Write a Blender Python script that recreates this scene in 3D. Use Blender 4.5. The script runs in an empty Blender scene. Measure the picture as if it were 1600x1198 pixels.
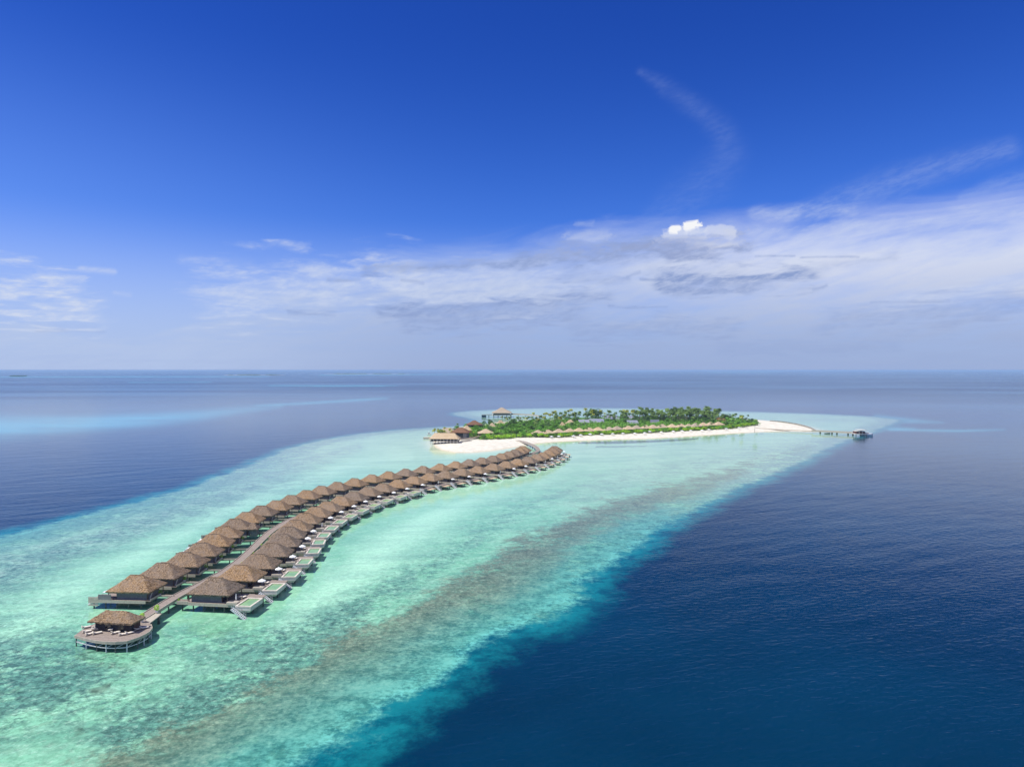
import bpy, bmesh, math, random
import numpy as np
from mathutils import Vector, Matrix
random.seed(7); rng = np.random.default_rng(7)
sc = bpy.context.scene
COL = sc.collection
R = math.radians
# ---------------------------------------------------------------- camera
H = 66.0; FOC = 1066.667; TILT = math.atan(21/FOC)
cam = bpy.data.cameras.new('camera'); camo = bpy.data.objects.new('camera', cam); COL.objects.link(camo)
cam.lens = 24.0; cam.sensor_width = 36.0; cam.clip_start = 0.5; cam.clip_end = 200000
camo.location = (0, 0, H); camo.rotation_euler = (math.pi/2 - TILT, 0, 0)
sc.camera = camo
sc.view_settings.view_transform = 'Standard'; sc.view_settings.look = 'None'
sc.view_settings.exposure = 0.15
sc.cycles.use_denoising = True
sc.cycles.max_bounces = 5; sc.cycles.diffuse_bounces = 2; sc.cycles.glossy_bounces = 2; sc.cycles.volume_bounces = 0
sc.cycles.transparent_max_bounces = 12
def G(px, py, z=0.0):
    """point of the photograph -> point of the place at height z"""
    u = (px-800)/FOC; v = (599-py)/FOC
    c, s = math.cos(TILT), math.sin(TILT)
    d = (u, c + v*s, -s + v*c); t = (z-H)/d[2]
    return Vector((d[0]*t, d[1]*t, z))
# ---------------------------------------------------------------- node expressions
class X:
    nt = None
    def __init__(s, k): s.k = k
    def _m(s, op, *o):
        n = X.nt.nodes.new('ShaderNodeMath'); n.operation = op
        for i, q in enumerate((s,)+o):
            if isinstance(q, X): X.nt.links.new(q.k, n.inputs[i])
            else: n.inputs[i].default_value = float(q)
        return X(n.outputs[0])
    def __add__(s, o): return s._m('ADD', o)
    __radd__ = __add__
    def __sub__(s, o): return s._m('SUBTRACT', o)
    def __rsub__(s, o): return (s*-1.0)+o
    def __mul__(s, o): return s._m('MULTIPLY', o)
    __rmul__ = __mul__
    def __truediv__(s, o): return s._m('DIVIDE', o)
    def pw(s, o): return s._m('POWER', o)
    def mx(s, o): return s._m('MAXIMUM', o)
    def mn(s, o): return s._m('MINIMUM', o)
    def at2(s, o): return s._m('ARCTAN2', o)
    def asin(s): return s._m('ARCSINE')
    def ab(s): return s._m('ABSOLUTE')
    def sm(s, a, b, lo=0.0, hi=1.0):
        n = X.nt.nodes.new('ShaderNodeMapRange'); n.interpolation_type = 'SMOOTHSTEP'
        X.nt.links.new(s.k, n.inputs[0])
        if a > b: a, b, lo, hi = b, a, hi, lo
        for i, q in enumerate((a, b, lo, hi)): n.inputs[i+1].default_value = q
        return X(n.outputs[0])
def use(nt): X.nt = nt; nt.nodes.clear()
def node(t, **k):
    n = X.nt.nodes.new(t)
    for a, b in k.items(): setattr(n, a, b)
    return n
def lk(a, b): X.nt.links.new(a.k if isinstance(a, X) else a, b)
def vec(x, y, z=0.0):
    n = node('ShaderNodeCombineXYZ')
    for i, q in enumerate((x, y, z)):
        if isinstance(q, X): lk(q, n.inputs[i])
        else: n.inputs[i].default_value = q
    return X(n.outputs[0])
def sep(v):
    n = node('ShaderNodeSeparateXYZ'); lk(v, n.inputs[0]); return [X(o) for o in n.outputs]
def noise(v, scale, detail=3.0, rough=0.55, dist=0.0, lac=2.0):
    n = node('ShaderNodeTexNoise'); lk(v, n.inputs['Vector'])
    n.inputs['Scale'].default_value = scale; n.inputs['Detail'].default_value = detail
    n.inputs['Roughness'].default_value = rough; n.inputs['Distortion'].default_value = dist
    n.inputs['Lacunarity'].default_value = lac
    return X(n.outputs[0])
def voro(v, scale, feat='F1'):
    n = node('ShaderNodeTexVoronoi', feature=feat); lk(v, n.inputs['Vector']); n.inputs['Scale'].default_value = scale
    return X(n.outputs['Distance'])
def mixc(f, a, b, mode='MIX'):
    n = node('ShaderNodeMix', data_type='RGBA', blend_type=mode)
    if isinstance(f, X): lk(f, n.inputs[0])
    else: n.inputs[0].default_value = f
    for i, q in ((6, a), (7, b)):
        if isinstance(q, X): lk(q, n.inputs[i])
        else: n.inputs[i].default_value = (q[0], q[1], q[2], 1)
    return X(n.outputs[2])
def attr(name):
    n = node('ShaderNodeAttribute', attribute_name=name); return X(n.outputs['Fac'])
def bump(h, strength, dist, normal=None):
    n = node('ShaderNodeBump'); lk(h, n.inputs['Height'])
    n.inputs['Distance'].default_value = dist
    if isinstance(strength, X): lk(strength, n.inputs['Strength'])
    else: n.inputs['Strength'].default_value = strength
    if normal is not None: lk(normal, n.inputs['Normal'])
    return X(n.outputs[0])
# ---------------------------------------------------------------- sun and sky
SUN_EL, SUN_AZ = 60.0, -110.0         # azimuth measured from +Y (away from the camera) towards +X
sun = bpy.data.lights.new('sun', 'SUN'); sun.energy = 5.0; sun.angle = R(0.55); sun.color = (1.0, 0.965, 0.90)
suno = bpy.data.objects.new('sun', sun); COL.objects.link(suno)
sd = Vector((math.sin(R(SUN_AZ))*math.cos(R(SUN_EL)), math.cos(R(SUN_AZ))*math.cos(R(SUN_EL)), math.sin(R(SUN_EL))))
suno.rotation_euler = sd.to_track_quat('Z', 'Y').to_euler(); suno.location = (0, 0, 300)
w = bpy.data.worlds.new('World'); sc.world = w; w.use_nodes = True; use(w.node_tree)
tc = node('ShaderNodeTexCoord'); D = X(tc.outputs['Generated'])
sky = node('ShaderNodeTexSky', sky_type='NISHITA', sun_disc=False)
sky.sun_elevation = R(SUN_EL); sky.sun_rotation = R(SUN_AZ); sky.air_density = 1.0; sky.dust_density = 0.4; sky.ozone_density = 3.0; sky.altitude = 60
dx, dy, dz = sep(D)
az = dx.at2(dy)                       # radians, 0 = straight ahead of the bay
el = dz.mx(-1).mn(1).asin()
def A(px): return math.atan((px-800)/FOC)
def E_(px, py): return math.atan((578-py)/FOC*math.cos(A(px)))
# base: nishita, deepened towards the zenith as a polarised lens would
base = mixc(1.0, X(sky.outputs[0]), (0.78, 0.93, 1.66), 'MULTIPLY')
g = node('ShaderNodeHueSaturation'); g.inputs['Saturation'].default_value = 1.12; lk(base, g.inputs['Color'])
dark = mixc(1.0, X(g.outputs[0]), (0.52, 0.60, 0.80), 'MULTIPLY')
base = mixc(el.sm(R(3), R(30)), X(g.outputs[0]), dark)
base = mixc(az.sm(R(2), R(-48))*el.sm(R(26), R(6), 0.0, 1.0)*0.30, base, (2.9, 5.2, 12.0))
# cloud coordinates: plane of a high layer seen from below
inv = (dz.mx(0.0)+0.09)
cx, cy = dx/inv, dy/inv
P = vec(cx, cy)
Pst = vec(cx*0.35 + cy*0.22, cy*1.0 - cx*0.25)      # streaks
n1 = noise(Pst, 0.9, 5, 0.52, 0.5); n2 = noise(P, 2.6, 7, 0.6, 0.3); n3 = noise(vec(az*1.0 + el*0.8, el*4.2 - az*0.5), 4.2, 6, 0.58, 0.7)
# upper edge of the cirrus veil as elevation over azimuth
fc = node('ShaderNodeFloatCurve'); lk((az+1.0)*0.5, fc.inputs['Value'])
cur = fc.mapping.curves[0]
pts = [(-400, 415), (0, 428), (110, 455), (220, 476), (300, 455), (370, 430), (480, 412), (620, 395), (760, 378), (900, 368), (1030, 362), (1160, 345), (1300, 340), (1450, 328), (1600, 308), (2000, 290)]
pp = [((A(x)+1.0)*0.5, E_(x, y)/R(30)) for x, y in pts]
pp = [(0.0, pp[0][1])] + pp + [(1.0, 0.5)]
cur.points[0].location = pp[0]; cur.points[1].location = pp[-1]
for q in pp[1:-1]: cur.points.new(*q)
fc.mapping.use_clip = False; fc.mapping.update()
edge = X(fc.outputs[0])*R(30)
under = (edge + (n3-0.5)*R(5.0) - el)               # positive below the edge
veil = under.sm(-R(1.4), R(3.8))
ca_, sa_ = math.cos(R(13)), math.sin(R(13))
uf = az*ca_ + el*sa_; vf = el*ca_ - az*sa_
fb = noise(vec(uf*5.0, vf*34.0), 1.0, 7, 0.62, 0.25); fb2 = noise(vec(uf*14.0, vf*60.0), 1.0, 6, 0.65, 0.4)
veil = veil * (fb*0.65 + fb2*0.35).sm(0.28, 0.64, 0.74, 1.06) * (n1*0.9 + n2*0.5 + n3*0.35).sm(0.40, 1.05, 0.62, 1.0)
low = el.sm(R(12.5), R(0.5))
cloudf = (veil*1.0).mx(low*0.78).mn(1.0)
frontal = dy.sm(0.1, 0.35)
unseen_cloud = n1.sm(0.35, 0.65)*el.sm(R(2), R(9))*0.55*(1.0-frontal) + n1.sm(0.3, 0.6)*el.sm(R(34), R(46))*0.5*frontal  # unseen cloud overhead and behind the camera, added to whiten the ambient light
cloudf = cloudf*frontal + unseen_cloud + low*0.6*(1.0-frontal)
cloudcol = mixc(low, mixc(az.sm(R(-5), R(30)), (6.6, 7.5, 9.8), (9.0, 9.3, 10.6)), mixc(az.sm(R(-30), R(-2)), (5.0, 6.2, 9.0), (3.75, 4.85, 7.7)))
col = mixc(cloudf, base, cloudcol)
def seg(p0, p1, wid, amt, soft=1.0, namp=0.4, colr=(6.9, 7.7, 9.6), kn=n3):
    """a soft streak between two directions; wid in pixels of the photograph"""
    global col
    a0, e0, a1, e1 = A(p0[0]), E_(*p0), A(p1[0]), E_(*p1)
    w_ = wid/FOC
    vx, ve = a1-a0, e1-e0; L2 = vx*vx+ve*ve
    qa = az + (kn-0.5)*w_*namp*4; qe = el + (n2-0.5)*w_*namp*4
    t = (((qa-a0)*vx + (qe-e0)*ve)/L2).mx(0.0).mn(1.0)
    da = qa-a0-t*vx; de = qe-e0-t*ve
    d = (da*da+de*de).pw(0.5)/w_
    m = d.sm(1.25, 1.0-soft)
    if soft >= 1.0: m = m*m*fib
    m = m*amt*dy.sm(0.05, 0.2)
    col = mixc(m, col, colr)
n4 = noise(vec(az, el*2.2), 38.0, 5, 0.65, 0.3)
fib = (noise(vec(az*0.7 + el*1.0, el*2.6 - az*0.9), 55.0, 6, 0.62, 0.3)*0.75 + n3*0.35).sm(0.38, 0.72, 0.40, 1.2)
W1 = (4.2, 5.6, 9.4)
def strand(pts, amt, colr):
    """one soft feathered strand through several directions (px, py, width)"""
    global col
    best = None
    qa = az + (n3-0.5)*0.018; qe = el + (n2-0.5)*0.014
    for (x0, y0, w0), (x1, y1, w1) in zip(pts[:-1], pts[1:]):
        a0, e0, a1, e1 = A(x0), E_(x0, y0), A(x1), E_(x1, y1); vx, ve = a1-a0, e1-e0; L2 = vx*vx+ve*ve
        t = (((qa-a0)*vx + (qe-e0)*ve)/L2).mx(0.0).mn(1.0); da = qa-a0-t*vx; de = qe-e0-t*ve
        d = (da*da+de*de).pw(0.5)/((t*(w1-w0)+w0)*(1/FOC)); best = d if best is None else best.mn(d)
    m = best.sm(1.3, 0.0); m = m*m*fib*amt*dy.sm(0.05, 0.2); col = mixc(m, col, colr)
strand([(1000, 118, 10), (1040, 142, 20), (1095, 178, 24), (1130, 212, 30), (1136, 245, 40), (1108, 285, 48), (1065, 318, 52), (1020, 345, 30)], 0.10, W1)
strand([(1230, 335, 16), (1310, 312, 30), (1400, 286, 34), (1470, 264, 28), (1570, 236, 22)], 0.17, (6.0,7.2,9.8))
strand([(1500, 310, 8), (1550, 292, 18), (1620, 275, 20)], 0.15, (6.0,7.2,9.8))
seg((1180,335),(1330,330),18,.35); 
seg((424, 384), (480, 386), 11, .42, namp=1.2, kn=n4); seg((130, 421), (178, 425), 7, .4, kn=n4); seg((60, 428), (125, 437), 12, 0.4, namp=1.0, kn=n4); seg((180,458),(205,461),5,.25,kn=n4); seg((290,408),(390,412),14,.10,kn=n4)
seg((-60, 440), (110, 478), 46, 0.85, namp=1.2); seg((340, 468), (640, 425), 50, 0.55, namp=1.0); seg((600, 440), (900, 455), 46, 0.5, namp=1.0); seg((1600, 372), (1250, 395), 34, 0.40, namp=1.0); seg((1600, 440), (1380, 470), 16, 0.42, namp=1.0); seg((1180, 375), (1600, 330), 22, 0.3, namp=1.0)
# greyish patches
GR = (2.9, 3.9, 6.9)
for a, b, wd, am in (((820, 405), (1150, 388), 30, .8), ((960, 385), (1090, 372), 22, .6), ((1030, 440), (1265, 430), 24, .95), ((1080, 452), (1200, 446), 18, .5), ((1300,500),(1600,480),30,.35), ((880,440),(980,436),10,.4), ((900,520),(1150,510),26,.35), ((1000, 436), (1060, 440), 4, .6), ((600, 488), (945, 464), 17, .75), ((640, 505), (900, 492), 26, .5),
                     ((570, 422), (800, 412), 12, .7), ((515, 436), (560, 437), 6, .5), ((628, 437), (660, 441), 5, .5), ((450, 490), (520, 491), 6, .45), ((950, 478), (1040, 480), 4, .5), ((1360, 472), (1480, 469), 4, .5),
                     ((1260, 420), (1400, 400), 12, .25), ((1180, 402), (1240, 400), 3, .5), ((1250, 403), (1340, 402), 3, .45), ((1270, 452), (1290, 448), 4, .5), ((1000, 425), (980, 432), 4, .4), ((1130, 545), (1400, 540), 18, .2), ((60, 515), (160, 518), 6, .25)):
    seg(a, b, wd, am, namp=0.9, colr=GR)
# the one cumulus head
CW = (10.2, 10.3, 10.6)
puf = noise(vec(az, el*1.15), 120.0, 6, 0.62, 0.25)
for a, b, wd, am, c_, sf in (((980, 390), (1150, 386), 24, .6, (3.6, 4.3, 6.9), 1.0), ((840, 398), (960, 392), 18, .45, (4.4, 5.2, 7.9), 1.0), ((1030, 378), (1150, 373), 18, .6, (5.4, 6.1, 8.5), 1.0), ((1040, 366), (1070, 361), 9, .6, (7.8, 8.3, 9.8), .75), ((1070, 358), (1100, 364), 10, .6, (7.8, 8.4, 9.9), 1.0), ((1050, 357), (1056, 357), 7, 1.0, CW, .5),
                       ((1072, 352), (1086, 351), 7, 1.0, CW, .45), ((1108, 360), (1142, 364), 8, .5, (8.4, 8.8, 9.9), .5), ((890, 374), (945, 367), 14, .35, (6.0, 6.8, 9), 1.0), ((1075, 383), (1140, 377), 13, .4, (7.2, 7.7, 9.4), 1.0), ((1110, 390), (1150, 380), 8, .5, (7.4, 7.9, 9.4), 1.0), ((900, 350), (925, 348), 8, .3, (5, 6, 9), 1.0), ((1040, 372), (1100, 371), 5, .5, (6.6, 7.1, 8.9), 1.0)):
    seg(a, b, wd, am, soft=sf, namp=1.1, colr=c_, kn=puf)
bg = node('ShaderNodeBackground'); lk(col, bg.inputs[0]); bg.inputs[1].default_value = 0.081
wo = node('ShaderNodeOutputWorld'); lk(bg.outputs[0], wo.inputs[0])
# ---------------------------------------------------------------- tags and mesh helpers
def tag(o, label=None, cat=None, group=None, kind=None):
    if label: o['label'] = label
    if cat: o['category'] = cat
    if group: o['group'] = group
    if kind: o['kind'] = kind
    return o
MAT = {}
def mat(name, fn=None):
    if name in MAT: return MAT[name]
    m = bpy.data.materials.new(name); m.use_nodes = True; use(m.node_tree)
    out = node('ShaderNodeOutputMaterial'); p = node('ShaderNodeBsdfPrincipled'); lk(p.outputs[0], out.inputs[0])
    fn(p); MAT[name] = m; return m
def setp(p, **k):
    names = {'base': 'Base Color', 'rough': 'Roughness', 'metal': 'Metallic', 'spec': 'Specular IOR Level', 'normal': 'Normal', 'ior': 'IOR', 'trans': 'Transmission Weight', 'sss': 'Subsurface Weight'}
    for a, b in k.items():
        i = p.inputs[names[a]]
        if isinstance(b, X): lk(b, i)
        elif a == 'base': i.default_value = (b[0], b[1], b[2], 1)
        else: i.default_value = b
def geo(): return X(node('ShaderNodeNewGeometry').outputs['Position'])
# ---------------------------------------------------------------- the sea: one polar sheet out to the horizon
angf = np.arange(-44, 44.01, 0.16); angb = np.arange(48, 316, 4.0)
ang = np.radians(np.concatenate([angf, angb])); NA = len(ang)
rad = [8.0, 25.0, 45.0, 60.0]
while rad[-1] < 90000: rad.append(rad[-1]*1.0105)
rad = np.array(rad); NR = len(rad)
AA, RR = np.meshgrid(ang, rad)
WX = (RR*np.sin(AA)).ravel(); WY = (RR*np.cos(AA)).ravel()
ok = WY > 5
yy = np.where(ok, WY, 5.0); ct, st = math.cos(TILT), math.sin(TILT)
dep = yy*ct + H*st; up = yy*st - H*ct
PX = 800 + FOC*WX/dep; PY = 599 - FOC*up/dep
PX = np.where(ok, PX, 800.0); PY = np.where(ok, PY, 99999.0)
def poly_sdf(x, y, pts):
    """signed distance to a closed polygon, positive inside"""
    d = np.full(x.shape, 1e18); ins = np.zeros(x.shape, bool); n = len(pts)
    for i in range(n):
        x0, y0 = pts[i]; x1, y1 = pts[(i+1) % n]
        ex, ey = x1-x0, y1-y0
        t = np.clip(((x-x0)*ex + (y-y0)*ey)/(ex*ex+ey*ey+1e-9), 0, 1)
        d = np.minimum(d, (x-x0-t*ex)**2 + (y-y0-t*ey)**2)
        if abs(ey) > 1e-9:
            c = ((y0 > y) != (y1 > y)) & (x < ex*(y-y0)/ey + x0)
            ins ^= c
    d = np.sqrt(d); return np.where(ins, d, -d)
def gw(pts, z=0.0): return [tuple(G(a, b, z)[:2]) for a, b in pts]
LAG = [(-900, 1150), (-300, 912), (0, 838), (100, 812), (200, 788), (300, 760), (400, 722), (450, 700), (500, 688), (560, 678), (620, 671.5), (680, 667.5), (735, 664.5), (742, 655), (712, 649), (706, 645), (740, 641.5), (800, 638.5), (900, 637),
       (1000, 638), (1100, 641), (1200, 644), (1290, 647), (1360, 650.5), (1405, 655.5), (1398, 661), (1378, 668), (1360, 676), (1330, 685), (1300, 697), (1260, 718), (1210, 740), (1150, 764), (1100, 790), (1050, 815), (1000, 848), (960, 880),
       (920, 905), (905, 935), (862, 965), (808, 983), (758, 1010), (700, 1050), (642, 1085), (588, 1125), (535, 1160), (480, 1198), (370, 1290), (100, 1700), (-1500, 1900)]
lag = poly_sdf(WX, WY, gw(LAG))
def smooth(a, b, x): t = np.clip((x-a)/(b-a), 0, 1); return t*t*(3-2*t)
def stroke(pts):
    """soft painted field given as (px, py, half width in px, value)"""
    out = np.zeros(PX.shape)
    for (x0, y0, w0, v0), (x1, y1, w1, v1) in zip(pts[:-1], pts[1:]):
        ex, ey = x1-x0, y1-y0
        t = np.clip(((PX-x0)*ex + (PY-y0)*ey)/(ex*ex+ey*ey+1e-9), 0, 1)
        d = np.hypot(PX-x0-t*ex, PY-y0-t*ey); ww = w0+(w1-w0)*t; vv = v0+(v1-v0)*t
        out = np.maximum(out, vv*np.exp(-(d/ww)**2*1.2))
    return out
def field(strokes):
    out = np.zeros(PX.shape)
    for s in strokes: out = 1-(1-out)*(1-np.clip(stroke(s), 0, 1))
    return out
brown = field([[(60, 1290, 60, .9), (200, 1205, 56, .85), (262, 1178, 50, .85), (337, 1146, 48, .85), (415, 1108, 52, .85), (505, 1060, 56, .85), (580, 1018, 56, .85), (670, 968, 52, .85), (730, 930, 46, .85), (805, 878, 44, .8), (880, 841, 38, .8), (940, 811, 32, .8), (1030, 775, 27, .75), (1105, 754, 23, .7), (1180, 722, 15, .5), (1260, 700, 9, .45)],
               [(420, 1150, 40, .45), (560, 1090, 44, .5), (660, 1020, 36, .5), (760, 960, 34, .45), (850, 900, 28, .4)]])
mott = field([[(-100, 1080, 120, .95), (100, 1050, 95, .9), (250, 1010, 40, .4), (450, 1000, 30, .75), (560, 950, 30, .7), (640, 905, 30, .6), (700, 870, 24, .5), (800, 800, 22, .5), (900, 760, 16, .4), (1000, 730, 12, .35)],
              [(-100, 920, 45, .75), (0, 900, 38, .7), (100, 860, 30, .65), (250, 810, 24, .5), (350, 780, 22, .55), (450, 745, 20, .5), (520, 715, 14, .4)], [(200, 1150, 70, .9), (380, 1080, 60, .9), (560, 1000, 40, .7)], [(400, 800, 16, .25), (500, 750, 14, .3)]])
grey = field([[(-100, 920, 50, .95), (40, 878, 34, .9), (150, 842, 26, .85), (280, 798, 24, .85), (400, 757, 21, .85), (470, 723, 15, .75), (560, 698, 9, .5)], [(900, 780, 26, .45), (1000, 745, 22, .5), (1150, 712, 14, .5), (1260, 692, 9, .5)], [(1250, 655, 4, .4), (1400, 658, 3, .4)]])
bright = field([[(430, 985, 14, .5), (520, 920, 30, .9), (600, 860, 36, 1), (680, 800, 30, 1), (760, 760, 22, .9), (850, 730, 14, .7), (900, 712, 8, .5)], [(0, 1010, 40, .5), (90, 930, 24, .8), (160, 895, 18, .8), (250, 850, 16, .8), (350, 800, 14, .8), (450, 760, 12, .7), (540, 730, 10, .7), (640, 712, 8, .6)],
                [(820, 960, 20, .8), (870, 930, 18, 1.), (900, 905, 12, .9), (960, 872, 8, .7), (1040, 825, 6, .5)], [(700, 712, 5, .6), (800, 702, 4, .7), (900, 695, 4, .5), (1100, 688, 4, .3), (1250, 682, 3, .3)]])
green = field([[(150, 1030, 22, .8), (300, 985, 30, .9), (400, 985, 24, .8), (440, 950, 14, .4)], [(530, 850, 9, .5), (600, 820, 9, .5), (680, 790, 9, .7), (760, 765, 7, .6), (850, 740, 5, .4)], [(525, 855, 16, .5), (530, 875, 14, .5)]])
weed = field([[(905, 691.5, 2.2, .8), (960, 691, 3, .95), (1000, 690, 2.4, .9), (1060, 687.5, 2.4, .7), (1090, 685, 1.6, .6)], [(930, 698, 1.6, .6), (1010, 697, 1.8, .5)], [(1100, 681, 1.2, .6), (1160, 680, 1.2, .5)], [(120, 1140, 10, .5), (126, 1138, 10, .5)], [(145, 1080, 9, .5), (170, 1070, 7, .6)], [(60, 1172, 8, .4), (80, 1160, 6, .4)]])
shoal = field([[(1370, 654, 6, .9), (1420, 657.5, 4, .7), (1475, 660, 2.2, .25)], [(1380, 668, 4, .7), (1430, 670, 2.5, .4)], [(-200, 672, 13, .8), (0, 667, 17, 1), (120, 662, 13, 1), (220, 656, 11, .95), (310, 649, 9, .7), (380, 640, 7, .4), (440, 634, 4, .35)], [(400, 634, 2.5, .3), (480, 630, 2.4, .6), (560, 625, 2.4, .6), (605, 622, 2.2, .4)], [(420, 602.5, .9, .6), (600, 603, .9, .7)], [(200, 597.5, .7, .6), (330, 597, .7, .5)], [(490, 603.5, .8, .5), (620, 602.5, .8, .5)],
               [(1390, 671, 2.2, .6), (1500, 673, 2.2, .6), (1570, 671, 2, .3)], [(740, 655, 3, .6), (800, 653, 4, .9), (860, 652, 3, .9)], [(0, 589, .8, .9), (200, 588.6, .8, .9), (420, 588, .7, .8)], [(500, 586, .7, .9), (800, 584.4, .7, .7)], [(1110, 582, .6, .8), (1220, 581.5, .6, .8)]])
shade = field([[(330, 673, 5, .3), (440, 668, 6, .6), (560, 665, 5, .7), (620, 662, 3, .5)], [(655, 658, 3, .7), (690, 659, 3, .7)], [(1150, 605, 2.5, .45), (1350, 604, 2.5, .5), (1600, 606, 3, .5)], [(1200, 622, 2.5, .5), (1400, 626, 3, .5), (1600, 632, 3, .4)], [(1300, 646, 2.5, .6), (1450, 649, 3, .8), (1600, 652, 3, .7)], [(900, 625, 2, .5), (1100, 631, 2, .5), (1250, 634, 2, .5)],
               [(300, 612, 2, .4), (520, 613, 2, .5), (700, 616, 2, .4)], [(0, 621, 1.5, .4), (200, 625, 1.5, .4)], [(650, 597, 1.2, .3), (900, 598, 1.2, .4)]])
streak = noise1 = None
idx = np.arange(NR*NA).reshape(NR, NA)
a_ = idx[:-1, :].ravel(); b_ = np.roll(idx, -1, 1)[:-1, :].ravel(); c_ = np.roll(idx, -1, 1)[1:, :].ravel(); d_ = idx[1:, :].ravel()
quads = np.stack([a_, d_, c_, b_], 1)
ctr = NR*NA
tris = np.stack([np.full(NA, ctr), idx[0], np.roll(idx[0], -1)], 1)
me = bpy.data.meshes.new('sea'); nv = NR*NA+1
me.vertices.add(nv); co = np.zeros((nv, 3), np.float32); co[:-1, 0] = WX; co[:-1, 1] = WY; me.vertices.foreach_set('co', co.ravel())
loops = np.concatenate([quads.ravel(), tris.ravel()]); me.loops.add(len(loops)); me.loops.foreach_set('vertex_index', loops.astype(np.int32))
ls = np.concatenate([np.arange(len(quads))*4, len(quads)*4 + np.arange(NA)*3]); me.polygons.add(len(ls)); me.polygons.foreach_set('loop_start', ls.astype(np.int32))
me.update(calc_edges=True); me.validate()
for nm, arr in (('lag', lag), ('brown', brown), ('mott', mott), ('grey', grey), ('bright', bright), ('green', green), ('weed', weed), ('shoal', shoal), ('shade', shade)):
    at_ = me.attributes.new(nm, 'FLOAT', 'POINT'); at_.data.foreach_set('value', np.append(arr, arr[0] if nm != 'lag' else -50).astype(np.float32))
SANDPX = [(676, 692), (680, 699), (690, 703.5), (710, 706.8), (735, 707.3), (770, 704.3), (800, 699.5), (825, 695.5), (845, 692.3), (870, 690.3), (920, 688), (960, 686.5), (1000, 686), (1060, 683), (1100, 680.3), (1150, 677), (1200, 674.2), (1240, 674), (1275, 674.8), (1278, 672.5), (1262, 667.5), (1240, 662.5), (1215, 659), (1190, 656.5), (1150, 654), (1080, 653), (980, 653), (900, 654), (850, 655.5), (800, 658), (765, 662), (730, 666), (700, 672), (684, 680)]
SANDW = gw(SANDPX); shore = np.exp(np.minimum(poly_sdf(WX, WY, SANDW), 0)/14.0)
at_ = me.attributes.new('shore', 'FLOAT', 'POINT'); at_.data.foreach_set('value', np.append(shore, 0).astype(np.float32))
sea = bpy.data.objects.new('sea', me); COL.objects.link(sea); tag(sea, kind='structure')
def seamat(p):
    pos = geo(); x, y, z = sep(pos); r = (x*x+y*y).pw(0.5)
    V = vec(x, y)
    big = noise(V, 0.035, 5, 0.6, 0.5); mid = noise(V, 0.16, 6, 0.68, 0.1); fine = noise(V, 0.9, 4, 0.68, 0.05); huge = noise(V, 0.008, 4, 0.55)
    rip = noise(vec(x*0.55+y*0.2, y*0.9-x*0.35), 0.30, 5, 0.6, 0.6)
    L = attr('lag') + (big-0.5)*15 + (mid-0.5)*13 + (fine-0.5)*6
    deepc = mixc(huge.sm(0.35, 0.7), (0.0003, 0.018, 0.044), (0.0006, 0.029, 0.066))
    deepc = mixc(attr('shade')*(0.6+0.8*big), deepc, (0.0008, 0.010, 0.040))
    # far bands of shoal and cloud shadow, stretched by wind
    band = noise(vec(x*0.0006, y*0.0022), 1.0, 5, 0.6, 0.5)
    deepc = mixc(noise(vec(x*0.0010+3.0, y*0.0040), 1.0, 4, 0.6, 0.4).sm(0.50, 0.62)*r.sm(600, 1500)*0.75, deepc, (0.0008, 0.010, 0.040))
    deepc = mixc(band.sm(0.42, 0.62)*r.sm(700, 2600)*0.8, deepc, (0.050, 0.125, 0.20))
    deepc = mixc(attr('shoal')*((noise(vec(x*0.004, y*0.012), 1.0, 5, 0.65)).sm(0.30, 0.62, 0.6, 1.15)), deepc, (0.05, 0.33, 0.40))
    # lagoon floor seen through the water
    sand = mixc(big.sm(0.3, 0.75), (0.155, 0.40, 0.245), (0.245, 0.51, 0.325))
    sand = mixc(attr('bright')*0.8, sand, (0.40, 0.69, 0.47))
    sand = mixc((rip.sm(0.42, 0.72)*0.35), sand, (0.42, 0.66, 0.47))
    sand = mixc(attr('green')*(mid*0.6+big*0.6).sm(0.3, 0.8)*0.7, sand, (0.10, 0.36, 0.19))
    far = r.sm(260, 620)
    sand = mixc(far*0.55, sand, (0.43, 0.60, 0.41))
    strk = noise(vec(x*0.010+y*0.004, y*0.055-x*0.012), 1.0, 5, 0.65, 0.8)
    sand = mixc(strk.sm(0.46, 0.66)*0.42, sand, (0.17, 0.35, 0.255))
    gy = attr('grey')
    sand = mixc(gy*(mid.sm(0.35, 0.65, 0.35, 1.0))*0.85, sand, (0.27, 0.38, 0.31))
    # coral and rubble: three sizes of mottling
    mo = attr('mott').mx(attr('brown')*0.8).mx(gy*0.8).mx(attr('lag').sm(48.0, 6.0)*0.95)+0.14
    m2 = noise(vec(x*0.8+y*0.25, y*0.9-x*0.3), 0.085, 7, 0.74, 0.1)
    near = r.sm(520, 160)
    f1 = (m2 + mo*0.13 + (fine-0.5)*0.12).sm(0.525, 0.64)*mo.mn(1.0)
    sand = mixc(f1*0.88, sand, mixc(near, (0.20, 0.31, 0.26), (0.085, 0.225, 0.165)))
    dots = (noise(V, 0.36, 6, 0.78, 0.05) + mo*0.10).sm(0.56, 0.68)*(mo+0.1).mn(1.0)*(0.45+0.55*near)
    sand = mixc(dots*0.88, sand, (0.055, 0.135, 0.105))
    fl = (noise(V, 0.62, 6, 0.75, 0.1)).sm(0.52, 0.68)
    sand = mixc(fl*0.32*(0.3+0.7*near), sand, (0.56, 0.80, 0.60))
    br = (attr('brown')*1.25 + (mid-0.5)*1.5 + (big-0.5)*1.2 + (fine-0.5)*0.7 + (m2-0.5)*1.0).sm(0.36, 0.90)
    brc = mixc((fine*0.55+mid*0.5+fl*0.12).sm(0.36, 0.74), (0.060, 0.085, 0.048), (0.215, 0.285, 0.185))
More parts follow.
